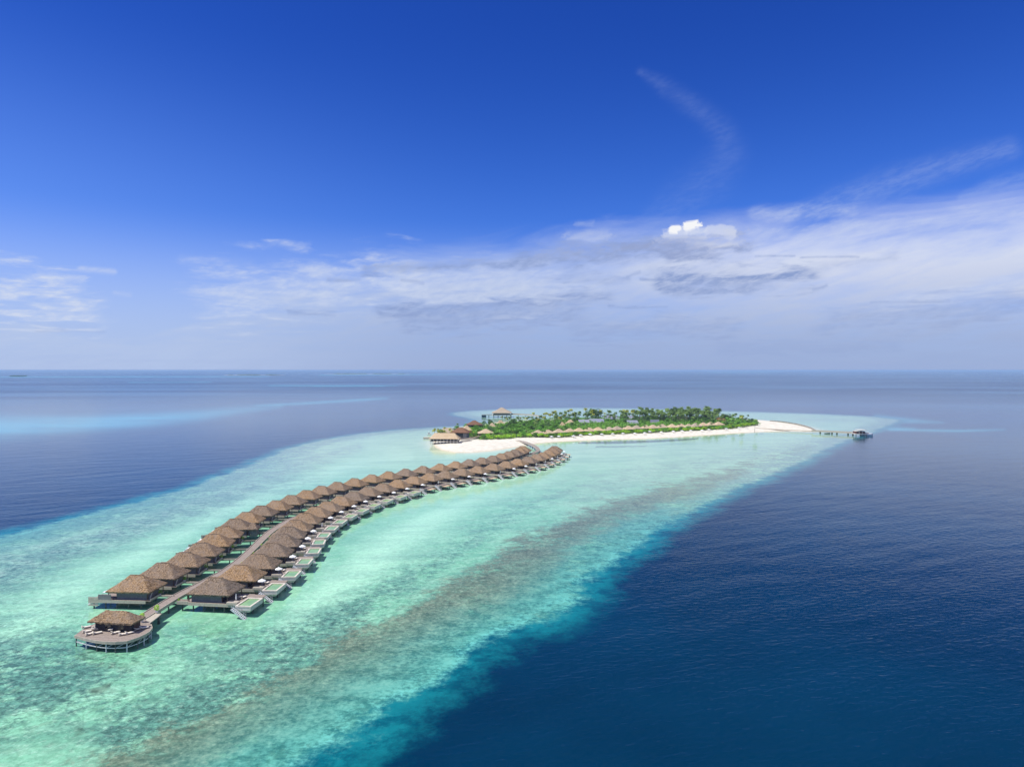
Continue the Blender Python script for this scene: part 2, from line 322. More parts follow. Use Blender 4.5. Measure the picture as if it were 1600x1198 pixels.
    brc = mixc(far*0.5, brc, (0.19, 0.275, 0.20))
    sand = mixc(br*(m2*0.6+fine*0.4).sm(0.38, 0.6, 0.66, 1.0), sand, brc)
    wd = (attr('weed') + (mid-0.5)*0.9 + (big-0.5)*0.5).sm(0.20, 0.70)*attr('weed').sm(0.02, 0.25)
    sand = mixc(wd*0.85, sand, (0.06, 0.10, 0.06))
    sand = mixc((attr('shore')+(mid-0.5)*0.2).sm(0.25, 1.0)*0.8, sand, (0.66, 0.68, 0.46))
    grain = noise(V, 0.55, 6, 0.82).sm(0.40, 0.60, -0.36, 0.26)*near.mx(0.3)*(mo*0.8+0.22)
    g1 = node('ShaderNodeHueSaturation'); lk(grain+1.0, g1.inputs['Value']); lk(sand, g1.inputs['Color']); sand = X(g1.outputs[0])
    # outer slope: sand - bright turquoise - teal - blue
    rim = L.sm(34.0, 3.0)
    slope = mixc((mid*0.5+m2*0.4+fine*0.35).sm(0.52, 0.72), (0.022, 0.150, 0.130), (0.115, 0.42, 0.335))
    sand = mixc(rim*0.8*near.mx(0.12), sand, slope)
    sand = mixc(L.sm(9.0, 2.0)*(m2*0.6+fine*0.4).sm(0.48, 0.60)*0.5*near, sand, (0.16, 0.58, 0.50))
    c = mixc(L.sm(4.0, -3.0), sand, mixc(m2.sm(0.45, 0.6), (0.006, 0.165, 0.185), (0.002, 0.085, 0.115)))
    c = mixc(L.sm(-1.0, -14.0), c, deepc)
    # wind waves
    wv = noise(vec(x*0.5+y*0.14, y*1.0-x*0.28), 0.72, 3, 0.48, 0.2)*0.8 + noise(V, 1.9, 2, 0.45)*0.07
    sw = noise(vec(x*0.35+y*0.2, y*1.0-x*0.55), 0.075, 2, 0.5)
    deepf = L.sm(4.0, -20.0)
    fade = r.sm(1300, 120, 0.12, 1.0)
    bn = bump(wv + sw*2.0, fade*(0.3 + 0.7*deepf)*0.5, 0.4)
    streaks = noise(vec(x*0.5+y*0.14, y*1.0-x*0.28), 0.22, 4, 0.65, 0.2)
    setp(p, base=c, rough=r.sm(200, 3000, 0.03, 0.22), ior=1.33, normal=bn, spec=r.sm(120, 1100, 0.16, 0.38))
def tinted(p):
    seamat(p); p.inputs['Specular Tint'].default_value = (0.60, 0.86, 1.0, 1)
sea.data.materials.append(mat('sea_water', tinted))

hz = bpy.data.meshes.new('haze'); bm = bmesh.new(); bmesh.ops.create_cube(bm, size=1.0)
bmesh.ops.scale(bm, vec=(182000, 182000, 69.5), verts=bm.verts); bmesh.ops.translate(bm, vec=(0, 0, 33.2), verts=bm.verts); bm.to_mesh(hz); bm.free()
haze = bpy.data.objects.new('haze', hz); COL.objects.link(haze); tag(haze, 'pale sea haze fading the far water', 'haze', kind='stuff')
hm = bpy.data.materials.new('haze'); hm.use_nodes = True; use(hm.node_tree)
pv = node('ShaderNodeVolumePrincipled'); pv.inputs['Color'].default_value = (0.47, 0.71, 1.0, 1); pv.inputs['Density'].default_value = 0.00006; pv.inputs['Anisotropy'].default_value = 0.0
ho = node('ShaderNodeOutputMaterial'); lk(pv.outputs[0], ho.inputs['Volume']); hz.materials.append(hm)
# ---------------------------------------------------------------- mesh collector
class MB:
    def __init__(s): s.v = []; s.f = []; s.m = []
    def add(s, vs, fs, mi=0):
        n = len(s.v); s.v += [tuple(v) for v in vs]; s.f += [tuple(i+n for i in f) for f in fs]; s.m += [mi]*len(fs); return s
    def box(s, x0, x1, y0, y1, z0, z1, mi=0):
        return s.add([(x0,y0,z0),(x1,y0,z0),(x1,y1,z0),(x0,y1,z0),(x0,y0,z1),(x1,y0,z1),(x1,y1,z1),(x0,y1,z1)], [(0,3,2,1),(4,5,6,7),(0,1,5,4),(1,2,6,5),(2,3,7,6),(3,0,4,7)], mi)
    def prism(s, pts, z0, z1, mi=0):
        n = len(pts); return s.add([(p[0],p[1],z0) for p in pts]+[(p[0],p[1],z1) for p in pts], [tuple(range(n))[::-1], tuple(range(n, 2*n))]+[(i,(i+1)%n,(i+1)%n+n,i+n) for i in range(n)], mi)
    def bar(s, a, b, w, h=None, mi=0):
        a = Vector(a); b = Vector(b); h = h or w; d = (b-a).normalized()
        u = d.cross(Vector((0,0,1)));  u = Vector((1,0,0)) if u.length < 1e-4 else u.normalized(); v = u.cross(d)
        vs = [p + u*i*w/2 + v*j*h/2 for p in (a, b) for i, j in ((-1,-1),(1,-1),(1,1),(-1,1))]
        return s.add(vs, [(0,1,2,3),(7,6,5,4),(0,4,5,1),(1,5,6,2),(2,6,7,3),(3,7,4,0)], mi)
    def tube(s, pts, rs, n=6, mi=0, cap=True):
        k = len(s.v); pts = [Vector(p) for p in pts]
        for i, p in enumerate(pts):
            d = (pts[min(i+1, len(pts)-1)]-pts[max(i-1, 0)]).normalized()
            u = d.cross(Vector((0,1,0.01))).normalized(); v = d.cross(u)
            for j in range(n):
                t = 2*math.pi*j/n; s.v.append(tuple(p+(u*math.cos(t)+v*math.sin(t))*rs[i]))
        for i in range(len(pts)-1):
            for j in range(n):
                s.f.append((k+i*n+j, k+i*n+(j+1)%n, k+(i+1)*n+(j+1)%n, k+(i+1)*n+j)); s.m.append(mi)
        if cap: s.f.append(tuple(k+j for j in range(n))[::-1]); s.m.append(mi); s.f.append(tuple(k+(len(pts)-1)*n+j for j in range(n))); s.m.append(mi)
        return s
    def build(s, name, m, parent=None, loc=None, smooth=False):
        me = bpy.data.meshes.new(name); me.from_pydata(s.v, [], s.f)
        for q in (m if isinstance(m, (list, tuple)) else [m]): me.materials.append(q)
        if any(s.m): me.polygons.foreach_set('material_index', s.m)
        if smooth: me.polygons.foreach_set('use_smooth', [True]*len(s.f))
        me.update(); o = bpy.data.objects.new(name, me); COL.objects.link(o)
        if parent is not None: o.parent = parent
        if loc is not None: o.location = loc
        return o
def empty(name, loc=(0,0,0), rz=0.0):
    o = bpy.data.objects.new(name, None); COL.objects.link(o); o.location = loc; o.rotation_euler = (0, 0, rz); o.empty_display_size = 0.5; return o
KIDS = {}
def kids(o):
    if o.name not in KIDS: KIDS[o.name] = list(o.children)
    return KIDS[o.name]
def copy_tree(o, parent=None):
    c = o.copy(); COL.objects.link(c)
    if parent is not None: c.parent = parent
    for ch in kids(o): copy_tree(ch, c)
    return c
ORD = ['', 'first', 'second', 'third', 'fourth', 'fifth', 'sixth', 'seventh', 'eighth', 'ninth', 'tenth', 'eleventh', 'twelfth', 'thirteenth', 'fourteenth', 'fifteenth', 'sixteenth', 'seventeenth', 'eighteenth', 'nineteenth', 'twentieth'] + ['twenty-'+q for q in ('first', 'second', 'third', 'fourth', 'fifth', 'sixth', 'seventh', 'eighth', 'ninth')] + ['thirtieth']
# ---------------------------------------------------------------- materials
def m_thatch(c1, c2, c3):
    def f(p):
        pos = geo(); x, y, z = sep(pos)
        a = noise(pos, 1.1, 4, 0.7); b = noise(pos, 3.4, 4, 0.8); big = noise(pos, 0.22, 2, 0.5)
        oi = node('ShaderNodeObjectInfo'); rnd = X(oi.outputs['Random'])
        c = mixc(b.sm(0.36, 0.66), c1, c2); c = mixc((a*0.7+big*0.3).sm(0.42, 0.62)*0.65, c, c3)
        hs = node('ShaderNodeHueSaturation'); lk(rnd*0.30+0.72, hs.inputs['Value']); lk(rnd*0.35+0.98, hs.inputs['Saturation']); lk(c, hs.inputs['Color'])
        course = (z*2.6)._m('FRACT')
        setp(p, base=X(hs.outputs[0]), rough=0.95, spec=0.15, normal=bump(b*0.8+a*0.5+course.sm(0.0,0.35)*0.35, 0.9, 0.10))
    return f
THATCH = mat('shingle_thatch', m_thatch((0.08, 0.055, 0.036), (0.47, 0.345, 0.235), (0.29, 0.235, 0.19)))
THATCH2 = mat('pale_thatch', m_thatch((0.36, 0.27, 0.18), (0.66, 0.54, 0.39), (0.56, 0.48, 0.37)))
THATCH3 = mat('red_brown_thatch', m_thatch((0.14, 0.075, 0.045), (0.29, 0.18, 0.12), (0.22, 0.14, 0.105)))
def m_wood(c1, c2, sc_=1.0, ax=1):
    def f(p):
        pos = X(node('ShaderNodeTexCoord').outputs['Object']); x, y, z = sep(pos); q = (x, y, z)[ax]
        pl = (q*5.0*sc_)._m('FRACT'); a = noise(pos, 2.2, 4, 0.65); idn = noise(vec((q*5.0*sc_)._m('FLOOR'), 3.0), 0.37, 1)
        c = mixc((a*0.6+idn*0.5).sm(0.35, 0.7), c1, c2); c = mixc(pl.sm(0.12, 0.0)*0.7, c, (0.03, 0.025, 0.02))
        setp(p, base=c, rough=0.8, spec=0.25)
    return f
DECK = mat('weathered_deck', m_wood((0.20, 0.16, 0.13), (0.33, 0.27, 0.225)))
FASC = mat('weathered_board', m_wood((0.36, 0.32, 0.25), (0.52, 0.46, 0.37), 1.0, 2))
WALL = mat('dark_timber', m_wood((0.15, 0.15, 0.15), (0.24, 0.235, 0.23), 0.7, 2))
WALLB = mat('red_timber', m_wood((0.10, 0.055, 0.04), (0.16, 0.095, 0.07), 0.7, 2))
PILE = mat('wet_pile', lambda p: setp(p, base=mixc(noise(geo(), 1.5, 3).sm(0.4, 0.6), (0.05, 0.06, 0.055), (0.14, 0.14, 0.12)), rough=0.7))
PALE = mat('pale_stone', lambda p: setp(p, base=mixc(noise(geo(), 1.4, 4).sm(0.35, 0.65), (0.52, 0.46, 0.37), (0.64, 0.58, 0.48)), rough=0.7))
PALE2 = mat('pool_render', lambda p: setp(p, base=mixc(noise(geo(), 0.9, 4).sm(0.35, 0.65), (0.50, 0.47, 0.41), (0.62, 0.59, 0.52)), rough=0.75))
WHITE = mat('white_canvas', lambda p: setp(p, base=mixc(noise(geo(), 3.0, 3).sm(0.4, 0.6), (0.74, 0.73, 0.70), (0.82, 0.81, 0.79)), rough=0.85, spec=0.2))
WMET = mat('white_metal', lambda p: setp(p, base=mixc(noise(geo(), 2.0, 3).sm(0.4, 0.6), (0.52, 0.53, 0.53), (0.66, 0.66, 0.66)), rough=0.5))
GLASS = mat('dark_glass', lambda p: setp(p, base=mixc(noise(geo(), 0.6, 2).sm(0.4, 0.6), (0.012, 0.016, 0.02), (0.03, 0.03, 0.03)), rough=0.08, ior=1.5))
def poolm(p):
    pos = geo(); n = noise(pos, 2.0, 3, 0.6)
    setp(p, base=mixc(noise(pos, 0.5, 2).sm(0.3, 0.7), (0.19, 0.34, 0.15), (0.27, 0.42, 0.19)), rough=0.04, ior=1.33, normal=bump(n, 0.3, 0.05))
POOLW = mat('pool_water', poolm)
POT = mat('white_pot', lambda p: setp(p, base=mixc(noise(geo(), 4.0, 2).sm(0.4, 0.6), (0.7, 0.68, 0.63), (0.8, 0.78, 0.74)), rough=0.6))
CUSH = mat('cream_cushion', lambda p: setp(p, base=mixc(noise(geo(), 4.0, 2).sm(0.4, 0.6), (0.70, 0.62, 0.50), (0.80, 0.74, 0.63)), rough=0.9))
def m_leaf(c1, c2, k=0.35):
    def f(p):
        pos = geo(); n = noise(pos, k, 3, 0.6); n_ = noise(pos, 2.4, 2)
        rnd = X(node('ShaderNodeObjectInfo').outputs['Random'])
        c = mixc((n*0.5+n_*0.3+rnd*0.25).sm(0.32, 0.72), c1, c2)
        hs = node('ShaderNodeHueSaturation'); lk(rnd*0.35+0.98, hs.inputs['Value']); lk(rnd*0.03+0.485, hs.inputs['Hue']); lk(c, hs.inputs['Color'])
        setp(p, base=X(hs.outputs[0]), rough=0.65, spec=0.25)
        tr = node('ShaderNodeBsdfTranslucent'); lk(X(hs.outputs[0]), tr.inputs[0]); mx_ = node('ShaderNodeMixShader'); mx_.inputs[0].default_value = 0.28
        lk(p.outputs[0], mx_.inputs[1]); lk(tr.outputs[0], mx_.inputs[2]); out = [q for q in X.nt.nodes if q.type == 'OUTPUT_MATERIAL'][0]; lk(mx_.outputs[0], out.inputs[0])
    return f
LEAF = mat('leaf_green', m_leaf((0.06, 0.175, 0.022), (0.18, 0.36, 0.045)))
LEAFB = mat('leaf_bright', m_leaf((0.17, 0.36, 0.02), (0.38, 0.56, 0.05), 0.15))
LEAFD = mat('leaf_dark', m_leaf((0.045, 0.11, 0.03), (0.13, 0.21, 0.06)))
PALM = mat('palm_frond', m_leaf((0.05, 0.12, 0.028), (0.19, 0.27, 0.065), 0.5))
PALMY = mat('palm_frond_yellow', m_leaf((0.20, 0.25, 0.03), (0.42, 0.42, 0.07), 0.5))
TRUNK = mat('palm_trunk', lambda p: setp(p, base=mixc(noise(geo(), 1.5, 3).sm(0.4, 0.6), (0.13, 0.10, 0.075), (0.24, 0.20, 0.155)), rough=0.9))
# ---------------------------------------------------------------- villas over the lagoon
def hip(x0, x1, y0, y1, ze, zr, rl, seed=0, nx=26, ny=18, sk=0.35, axis='x', conc=0.03):
    """hipped thatch roof as one skin: slightly sagging faces, uneven surface, thick drooping eave"""
    r_ = random.Random(seed); mb = MB(); cx_, cy_ = (x0+x1)/2, (y0+y1)/2; hx, hy = (x1-x0)/2, (y1-y0)/2
    def ht(x, y):
        ax, ay = abs(x-cx_), abs(y-cy_)
        if axis == 'x': t = min((hy-ay)/hy, (hx-ax)/max(hx-rl, 1e-3))
        else: t = min((hx-ax)/hx, (hy-ay)/max(hy-rl, 1e-3))
        t = max(0.0, min(1.0, t)); return ze + (zr-ze)*(t - conc*math.sin(math.pi*t))
    X0 = [cx_ + hx*q for q in sorted(set([-1+2*i/nx for i in range(nx+1)] + [-rl/hx, rl/hx] if axis == 'x' else [-1+2*i/nx for i in range(nx+1)]+[0.0]))]
    Y0 = [cy_ + hy*q for q in sorted(set([-1+2*i/ny for i in range(ny+1)] + ([0.0] if axis == 'x' else [-rl/hy, rl/hy])))]
    vs = []
    for j, y in enumerate(Y0):
        for i, x in enumerate(X0):
            e = 0 if i in (0, len(X0)-1) or j in (0, len(Y0)-1) else 1
            vs.append((x + r_.uniform(-.05, .05), y + r_.uniform(-.05, .05), ht(x, y) + r_.uniform(-.09, .07)))
    n = len(X0); mb.add(vs, [(j*n+i, j*n+i+1, (j+1)*n+i+1, (j+1)*n+i) for j in range(len(Y0)-1) for i in range(n-1)])
    ring = [i for i in range(n)] + [j*n+n-1 for j in range(1, len(Y0))] + [(len(Y0)-1)*n+i for i in range(n-2, -1, -1)] + [j*n for j in range(len(Y0)-2, 0, -1)]
    k = len(mb.v)
    for q in ring: v = mb.v[q]; mb.v.append((cx_+(v[0]-cx_)*0.985, cy_+(v[1]-cy_)*0.985, v[2]-sk+r_.uniform(-.12, .08)))
    m = len(ring)
    for i in range(m): mb.f.append((ring[i], k+i, k+(i+1) % m, ring[(i+1) % m])); mb.m.append(0)
    mb.f.append(tuple(range(k, k+m))); mb.m.append(0)
    return mb
def ridgecap(x0, x1, y, z, w=0.16): return MB().box(x0, x1, y-w, y+w, z-0.2, z+0.05)
def piles(root, xs, ys, ztop, w=0.36):
    for x in xs:
        for y in ys: MB().tube([(x, y, -1.5), (x, y, ztop)], [w/2, w/2], 8).build('pile', PILE, root)
def villa(kind, seed=1):
    root = empty('water_villa' if kind != 'pool' else 'pool_villa')
    ZD = 2.6
    rf = hip(-6.1, 6.45, -4.45, 4.65, 5.0, 8.4, 1.9, seed).build('roof', THATCH, root); ridgecap(-1.7, 2.0, 0.1, 8.4).build('ridge_cap', THATCH, rf)
    flip = -1 if kind == 'plain_west' else 1
    def B(x0, x1, *r): return (x0, x1)+r if flip > 0 else (-x1, -x0)+r
    wl = MB(); wl.box(*B(-4.7, 3.6, -3.3, 3.3, ZD-0.9, 5.05)); wl.box(*B(-5.1, -4.7, -3.3, 1.0, ZD, 4.6)); wall = wl.build('wall', WALL, root)
    MB().box(*B(3.6, 3.66, -3.1, 3.1, ZD, 4.9)).build('end_panel', WALLB, root)
    gl = MB().box(*B(3.66, 3.72, -2.6, 1.0, ZD+.1, 4.7)).build('sliding_door', GLASS, root); MB().box(*B(3.72, 3.76, -0.85, -0.77, ZD+.1, 4.7)).build('door_frame', WALLB, gl)
    for x in (-3.2, 1.6): MB().box(*B(x-0.5, x+0.5, -3.34, -3.26, 4.15, 4.6)).build('window', GLASS, root)
    MB().box(*B(-4.78, -4.7, -1.2, -0.2, ZD, 4.6)).build('door', WALLB, root)
    for x, y in ((5.6, -3.7), (5.6, 3.7), (-5.6, -3.7), (-5.6, 3.7)): MB().box(*B(x-.09, x+.09, y-.09, y+.09, ZD, 5.1)).build('post', WALLB, root)
    xo = 9.2 if kind != 'plain_west' else 8.2
    dk = MB().box(*B(-5.4, xo, -4.3, 4.3, ZD-.22, ZD)); 
    if kind == 'pool': dk.box(*B(xo, 12.8, 0.35, 4.3, ZD-.22, ZD))
    dk.build('deck', DECK, root)
    fa = MB(); fa.box(*B(-5.42, xo+.02, -4.42, -4.3, ZD-.75, ZD+.06)); fa.box(*B(-5.42, xo+.02, 4.3, 4.42, ZD-.75, ZD+.06)); fa.box(*B(xo, xo+.1, -4.3, (0.35 if kind == 'pool' else 4.3), ZD-.7, ZD+.04)); fa.build('fascia', FASC, root)
    if kind == 'plain_west':
        br = MB().box(4.9, 6.7, -4.1, 1.2, ZD-.2, ZD); br.box(6.7, 11.5, -0.2, 1.3, ZD-.2, ZD); br.build('entrance_bridge', DECK, root)
        pr = MB().box(6.62, 6.72, -4.1, -0.2, ZD, ZD+.5); pr.box(6.72, 11.3, -0.3, -0.2, ZD-.1, ZD+.35); pr.build('bridge_parapet', FASC, root)
        MB().bar((5.9, -3.2, ZD+.1), (5.9, -1.6, 4.9), .12, .3).build('slanted_screen', PALE2, root)
        MB().box(-8.2, -4.5, -4.38, -4.28, ZD, ZD+1.55).build('privacy_screen', WALL, root); MB().box(-8.2, -4.7, 4.25, 4.35, ZD, ZD+1.55).build('privacy_screen', WALL, root)
        lp = MB().box(-11.0, -8.2, -4.2, 1.5, ZD-.55, ZD-.35); lp.build('lower_platform', DECK, root)
        lf = MB().box(-11.1, -8.3, -4.32, -4.2, ZD-.95, ZD+.75); lf.box(-11.1, -11.0, -4.2, 1.5, ZD-.95, ZD-.3); lf.box(-11.1, -8.3, -4.3, -4.22, ZD-1.7, ZD-1.25); lf.build('platform_screen', FASC, root)
        MB().box(-7.6, -5.6, -3.4, -1.4, ZD+1.75, ZD+1.85).build('sun_shade', WHITE, root)
        st = MB()
        for k in range(8): st.box(-11.5-k*.38, -11.1-k*.38, -1.0, .2, ZD-.65-k*.33, ZD-.55-k*.33)
        st.build('stair', WMET, root)
        piles(root, (-10.0, -6.6, -3.4, 0, 3.6), (-3.5, 3.5), ZD-.3); piles(root, (9.2,), (0.5,), ZD-.2)
    else:
        br = MB().box(-8.9, -5.42, -4.3, -2.7, ZD-.2, ZD); br.box(-6.6, -5.42, -2.7, 3.0, ZD-.2, ZD); br.build('entrance_bridge', DECK, root)
        pr = MB().box(-8.8, -5.5, -4.4, -4.3, ZD-.6, ZD+.35); pr.box(-8.8, -6.7, -2.7, -2.6, ZD-.1, ZD+.3); pr.build('bridge_parapet', FASC, root)
        if kind == 'pool':
            px0, px1, py0, py1, zr = 9.35, 13.8, -6.6, 0.2, 3.1
            tb = MB(); o = [(px0,py0),(px1,py0),(px1,py1),(px0,py1)]; i_ = [(px0+.5,py0+.5),(px1-.5,py0+.5),(px1-.5,py1-.5),(px0+.5,py1-.5)]
            tb.add([(a,b,zr) for a,b in o]+[(a,b,zr) for a,b in i_]+[(a,b,zr-.9) for a,b in i_], [(0,1,5,4),(1,2,6,5),(2,3,7,6),(3,0,4,7),(4,5,9,8),(5,6,10,9),(6,7,11,10),(7,4,8,11)])
            tb.add([(a,b,zr) for a,b in o]+[(a,b,zr-.42) for a,b in o], [(0,4,5,1),(1,5,6,2),(2,6,7,3),(3,7,4,0)])
            tub = tb.build('pool_rim', PALE, root)
            t2 = MB(); e = [(px0+.06,py0+.06),(px1-.06,py0+.06),(px1-.06,py1-.06),(px0+.06,py1-.06)]; b2 = [(px0+.7,py0+.75),(px1-.8,py0+.75),(px1-.8,py1-.2),(px0+.7,py1-.2)]
            t2.add([(a,b,zr-.42) for a,b in e]+[(a,b,zr-1.15) for a,b in e]+[(a,b,zr-1.9) for a,b in b2], [(0,3,2,1),(0,1,5,4)[::-1],(1,2,6,5)[::-1],(2,3,7,6)[::-1],(3,0,4,7)[::-1],(4,5,9,8)[::-1],(5,6,10,9)[::-1],(6,7,11,10)[::-1],(7,4,8,11)[::-1],(8,9,10,11)[::-1]])
            t2.build('pool_shell', PALE2, root)
            MB().box(px0+.5, px1-.5, py0+.5, py1-.5, zr-.5, zr-.22).build('pool_water', POOLW, tub)
            bn = MB(); 
            for k in range(5): bn.box(5.9, 8.9, -4.9+k*.38, -4.62+k*.38, ZD+.55, ZD+.68)
            bn.box(5.9, 8.9, -4.92, -4.84, ZD, ZD+.55); bn.box(5.9, 6.0, -4.84, -3.1, ZD, ZD+.55); bn.box(8.8, 8.9, -4.84, -3.1, ZD, ZD+.55); bn.build('slatted_daybed', FASC, root)
            sx0, sx1, sy = 9.1, 13.0, -7.5
            piles(root, (-4.4, -1.4, 1.6, 4.6, 7.6), (-3.6, 3.6), ZD-.3); piles(root, (10.9, 12.6), (-3.2, 2.6), 2.1); piles(root, (-7.6,), (-3.5,), ZD-.2)
        else:
            lp = MB().box(9.3, 12.2, -2.2, 3.6, ZD-.75, ZD-.55); lp.build('lower_sun_deck', mat('tan_deck', m_wood((0.42, 0.31, 0.19), (0.56, 0.43, 0.29))), root)
            sx0, sx1, sy = 7.6, 11.6, -5.2
            piles(root, (-4.4, -1.4, 1.6, 4.6, 8.0), (-3.6, 3.6), ZD-.3); piles(root, (11.5,), (-1.4, 2.8), 1.8); piles(root, (-7.6,), (-3.5,), ZD-.2)
        st = MB(); L_ = sx1-sx0
        for k in range(11): t = k/10; st.box(sx0+t*L_-.17, sx0+t*L_+.17, sy-.5, sy+.5, ZD-.1-t*2.7-.05, ZD-.1-t*2.7+.05)
        for q in (-.58, .58): st.bar((sx0-.1, sy+q, ZD+.05), (sx1+.1, sy+q, -.25), .12, .42); 
        sto = st.build('stair', WMET, root)
        hr = MB()
        for q in (-.58, .58):
            hr.bar((sx0, sy+q, ZD+.95), (sx1-.4, sy+q, .95), .05)
            for t in (0.02, .5, .9): hr.bar((sx0+t*L_, sy+q, ZD-.1-t*2.7), (sx0+t*L_, sy+q, ZD+.95-t*1.9*(L_-.4)/L_*1.05), .05)
        hr.build('handrail', WMET, sto)
    return root
def parasol(open_=True):
    root = empty('parasol'); MB().tube([(0,0,0),(0,0,2.6)], [.035,.03], 6).build('pole', WMET, root); MB().tube([(0,0,0),(0,0,.12)], [.3,.28], 10).build('base', PALE2, root)
    mb = MB(); n = 8
    if open_:
        q = [(0, 0, 2.75)]
        for k in range(16): t = 2*math.pi*k/16; r_ = 1.45 if k % 2 == 0 else 1.33; q.append((r_*math.cos(t), r_*math.sin(t), 2.12 + (0.0 if k % 2 == 0 else .05)))
        for k in range(16): t = 2*math.pi*k/16; r_ = 1.45 if k % 2 == 0 else 1.33; q.append((r_*math.cos(t), r_*math.sin(t), 1.98))
        mb.add(q, [(0, k+1, (k+1) % 16+1) for k in range(16)] + [(k+1, k+17, (k+1) % 16+17, (k+1) % 16+1) for k in range(16)])
    else: mb.tube([(0,0,.9),(0,0,1.3),(0,0,2.3),(0,0,2.75)], [.16,.26,.14,.03], 8)
    mb.build('canopy', WHITE, root); return root
def lounger():
    root = empty('sun_lounger')
    f = MB(); f.box(-.34, .34, -1.0, 1.0, .26, .34); 
    f.build('frame', FASC, root)
    for x in (-.28, .28):
        for y in (-.9, .75): MB().box(x-.04, x+.04, y-.04, y+.04, 0, .26).build('leg', FASC, root)
    c = MB(); c.box(-.32, .32, -.98, .35, .34, .44); c.add([(-.32,.35,.34),(.32,.35,.34),(.32,.98,.72),(-.32,.98,.72),(-.32,.35,.46),(.32,.35,.46),(.32,.94,.84),(-.32,.94,.84)], [(0,3,2,1),(4,5,6,7),(0,1,5,4),(1,2,6,5),(2,3,7,6),(3,0,4,7)])
    c.build('cushion', CUSH, root); return root
def leafball(mb, n, cen, rad, size, r_, mi=0, shell=0.55):
    for _ in range(n):
        while True:
            d = Vector((r_.uniform(-1,1), r_.uniform(-1,1), r_.uniform(-1,1)))
            if 0.05 < d.length < 1: break
        l = d.length; d = d*((shell+(1-shell)*l)/l)
        p = Vector((cen[0]+d.x*rad[0], cen[1]+d.y*rad[1], cen[2]+d.z*rad[2]))
        u = Vector((r_.uniform(-1,1), r_.uniform(-1,1), r_.uniform(-.6,.6))).normalized(); v = u.cross(d.normalized()+Vector((r_.uniform(-.5,.5), r_.uniform(-.5,.5), r_.uniform(-.5,.5)))).normalized()
        s_ = size*r_.uniform(.6, 1.3)
        mb.add([p-u*s_-v*s_*.5, p+u*s_*.2-v*s_*.7, p+u*s_+v*s_*.3, p-u*s_*.1+v*s_*.8], [(0,1,2,3)], mi)
def potted():
    root = empty('potted_shrub'); MB().tube([(0,0,0),(0,0,.55)], [.24,.34], 10).build('pot', POT, root)
    mb = MB(); leafball(mb, 90, (0,0,1.15), (.55,.55,.65), .16, random.Random(4)); mb.build('foliage', LEAFB, root); MB().tube([(0,0,.5),(0,0,1.0)], [.05,.03], 5).build('stem', TRUNK, root); return root
def table_set(): 
    root = empty('deck_table'); MB().box(-.6,.6,-.6,.6,.68,.74).build('table_top', CUSH, root)
    for x in (-.5,.5):
        for y in (-.5,.5): MB().box(x-.04,x+.04,y-.04,y+.04,0,.68).build('leg', FASC, root)
    return root
def sofa():
    root = empty('outdoor_sofa'); MB().box(-1.1,1.1,-.45,.45,.1,.4).build('base', FASC, root); MB().box(-1.08,1.08,-.43,.25,.4,.55).build('seat', CUSH, root)
    MB().box(-1.1,1.1,.25,.45,.4,.9).build('backrest', CUSH, root)
    for x in (-1.1,.95): MB().box(x,x+.15,-.43,.25,.4,.72).build('armrest', CUSH, root)
    return root
FL = [(232.5,925.2),(273,904.1),(310,885.3),(336.6,868.4),(357.6,853),(374.7,839.4),(389.2,826.7),(404.5,816.2),(424.7,805.6),(447.5,796.9),(469,788.1),(492.2,779.8),(514,772.8),(538.1,766.1),(563.1,760),(588.5,753.8),(613.9,748.6),(639.5,744.1),(666,739.5),(692.5,735.5),(717,731.5),(739,728),(759.5,725),(777.5,721.6),(791.5,717.7),(803.7,714.2),(813.4,711.2),(821.2,708.2),(827,705.2)]
FR = [(357.6,930),(398.2,907.4),(427,888),(449.1,869.2),(464.9,853.5),(474.5,840.3),(482.9,829.2),(496,818),(510.5,807.8),(527.2,799),(546.5,790.2),(565.7,782.3),(586.8,774.9),(609.1,768.7),(631.2,762.4),(655,756.5),(679,751.5),(703,747.5),(728,743.5),(753,739.5),(777.5,735.2),(798.5,731.3),(816.9,727.3),(834.4,723.4),(848.4,719.4),(858.9,716),(868,712),(874.6,708.5),(878.5,705)]
AL = [4,4,0,-3,-8,-12,-8,-2,2,4,7,9,13,15,20,25,29,32,35,37,37,36,33,30,27,25,22,18,14]
AR = [7,3,-1,-3,-7,-9,-4,0,4,8,11,13,16,20,23,26,29,32,34,35,34,32,30,27,24,20,16,12,8]
def rowpts(F):
    P_ = [G(a, b, 5.0) for a, b in F]
    return [Vector((q.x, q.y, 0)) for q in P_]
def localfr(F, ang_, sx):
    out = []
    for q, a in zip(F, ang_):
        a = R(a); t = Vector((math.sin(a), math.cos(a), 0)); n = Vector((math.cos(a), -math.sin(a), 0))
        out.append((q - n*6.35 + t*4.3, -a, t, n))
    return out
LV = localfr(rowpts(FL), AL, 1); RV = localfr(rowpts(FR), AR, 1)
protos = {'pool': None, 'plain_east': None, 'plain_west': None}
def place(kind, i, fr, side):
    pos, rz, t, n = fr
    if protos[kind] is None: o = protos[kind] = villa(kind)
    else: o = copy_tree(protos[kind])
    o.location = pos; o.rotation_euler = (0, 0, rz)
    if side == 'L':
        if i == 6:
            pass
        tag(o, f'{ORD[i+1]} brown thatched water villa of the left row, counted from the round-fronted deck', 'villa', 'thatched water villas in the left row')
    elif kind == 'pool': tag(o, f'{ORD[i+1]} thatched pool villa of the right row, counted from the near end', 'villa', 'thatched pool villas in the right row')
    else: tag(o, f'{ORD[29-i]} thatched villa of the right row, counted back from its beach end', 'villa', 'villas without pools at the beach end of the right row')
    return o
PARA_O = PARA_C = LNG = None
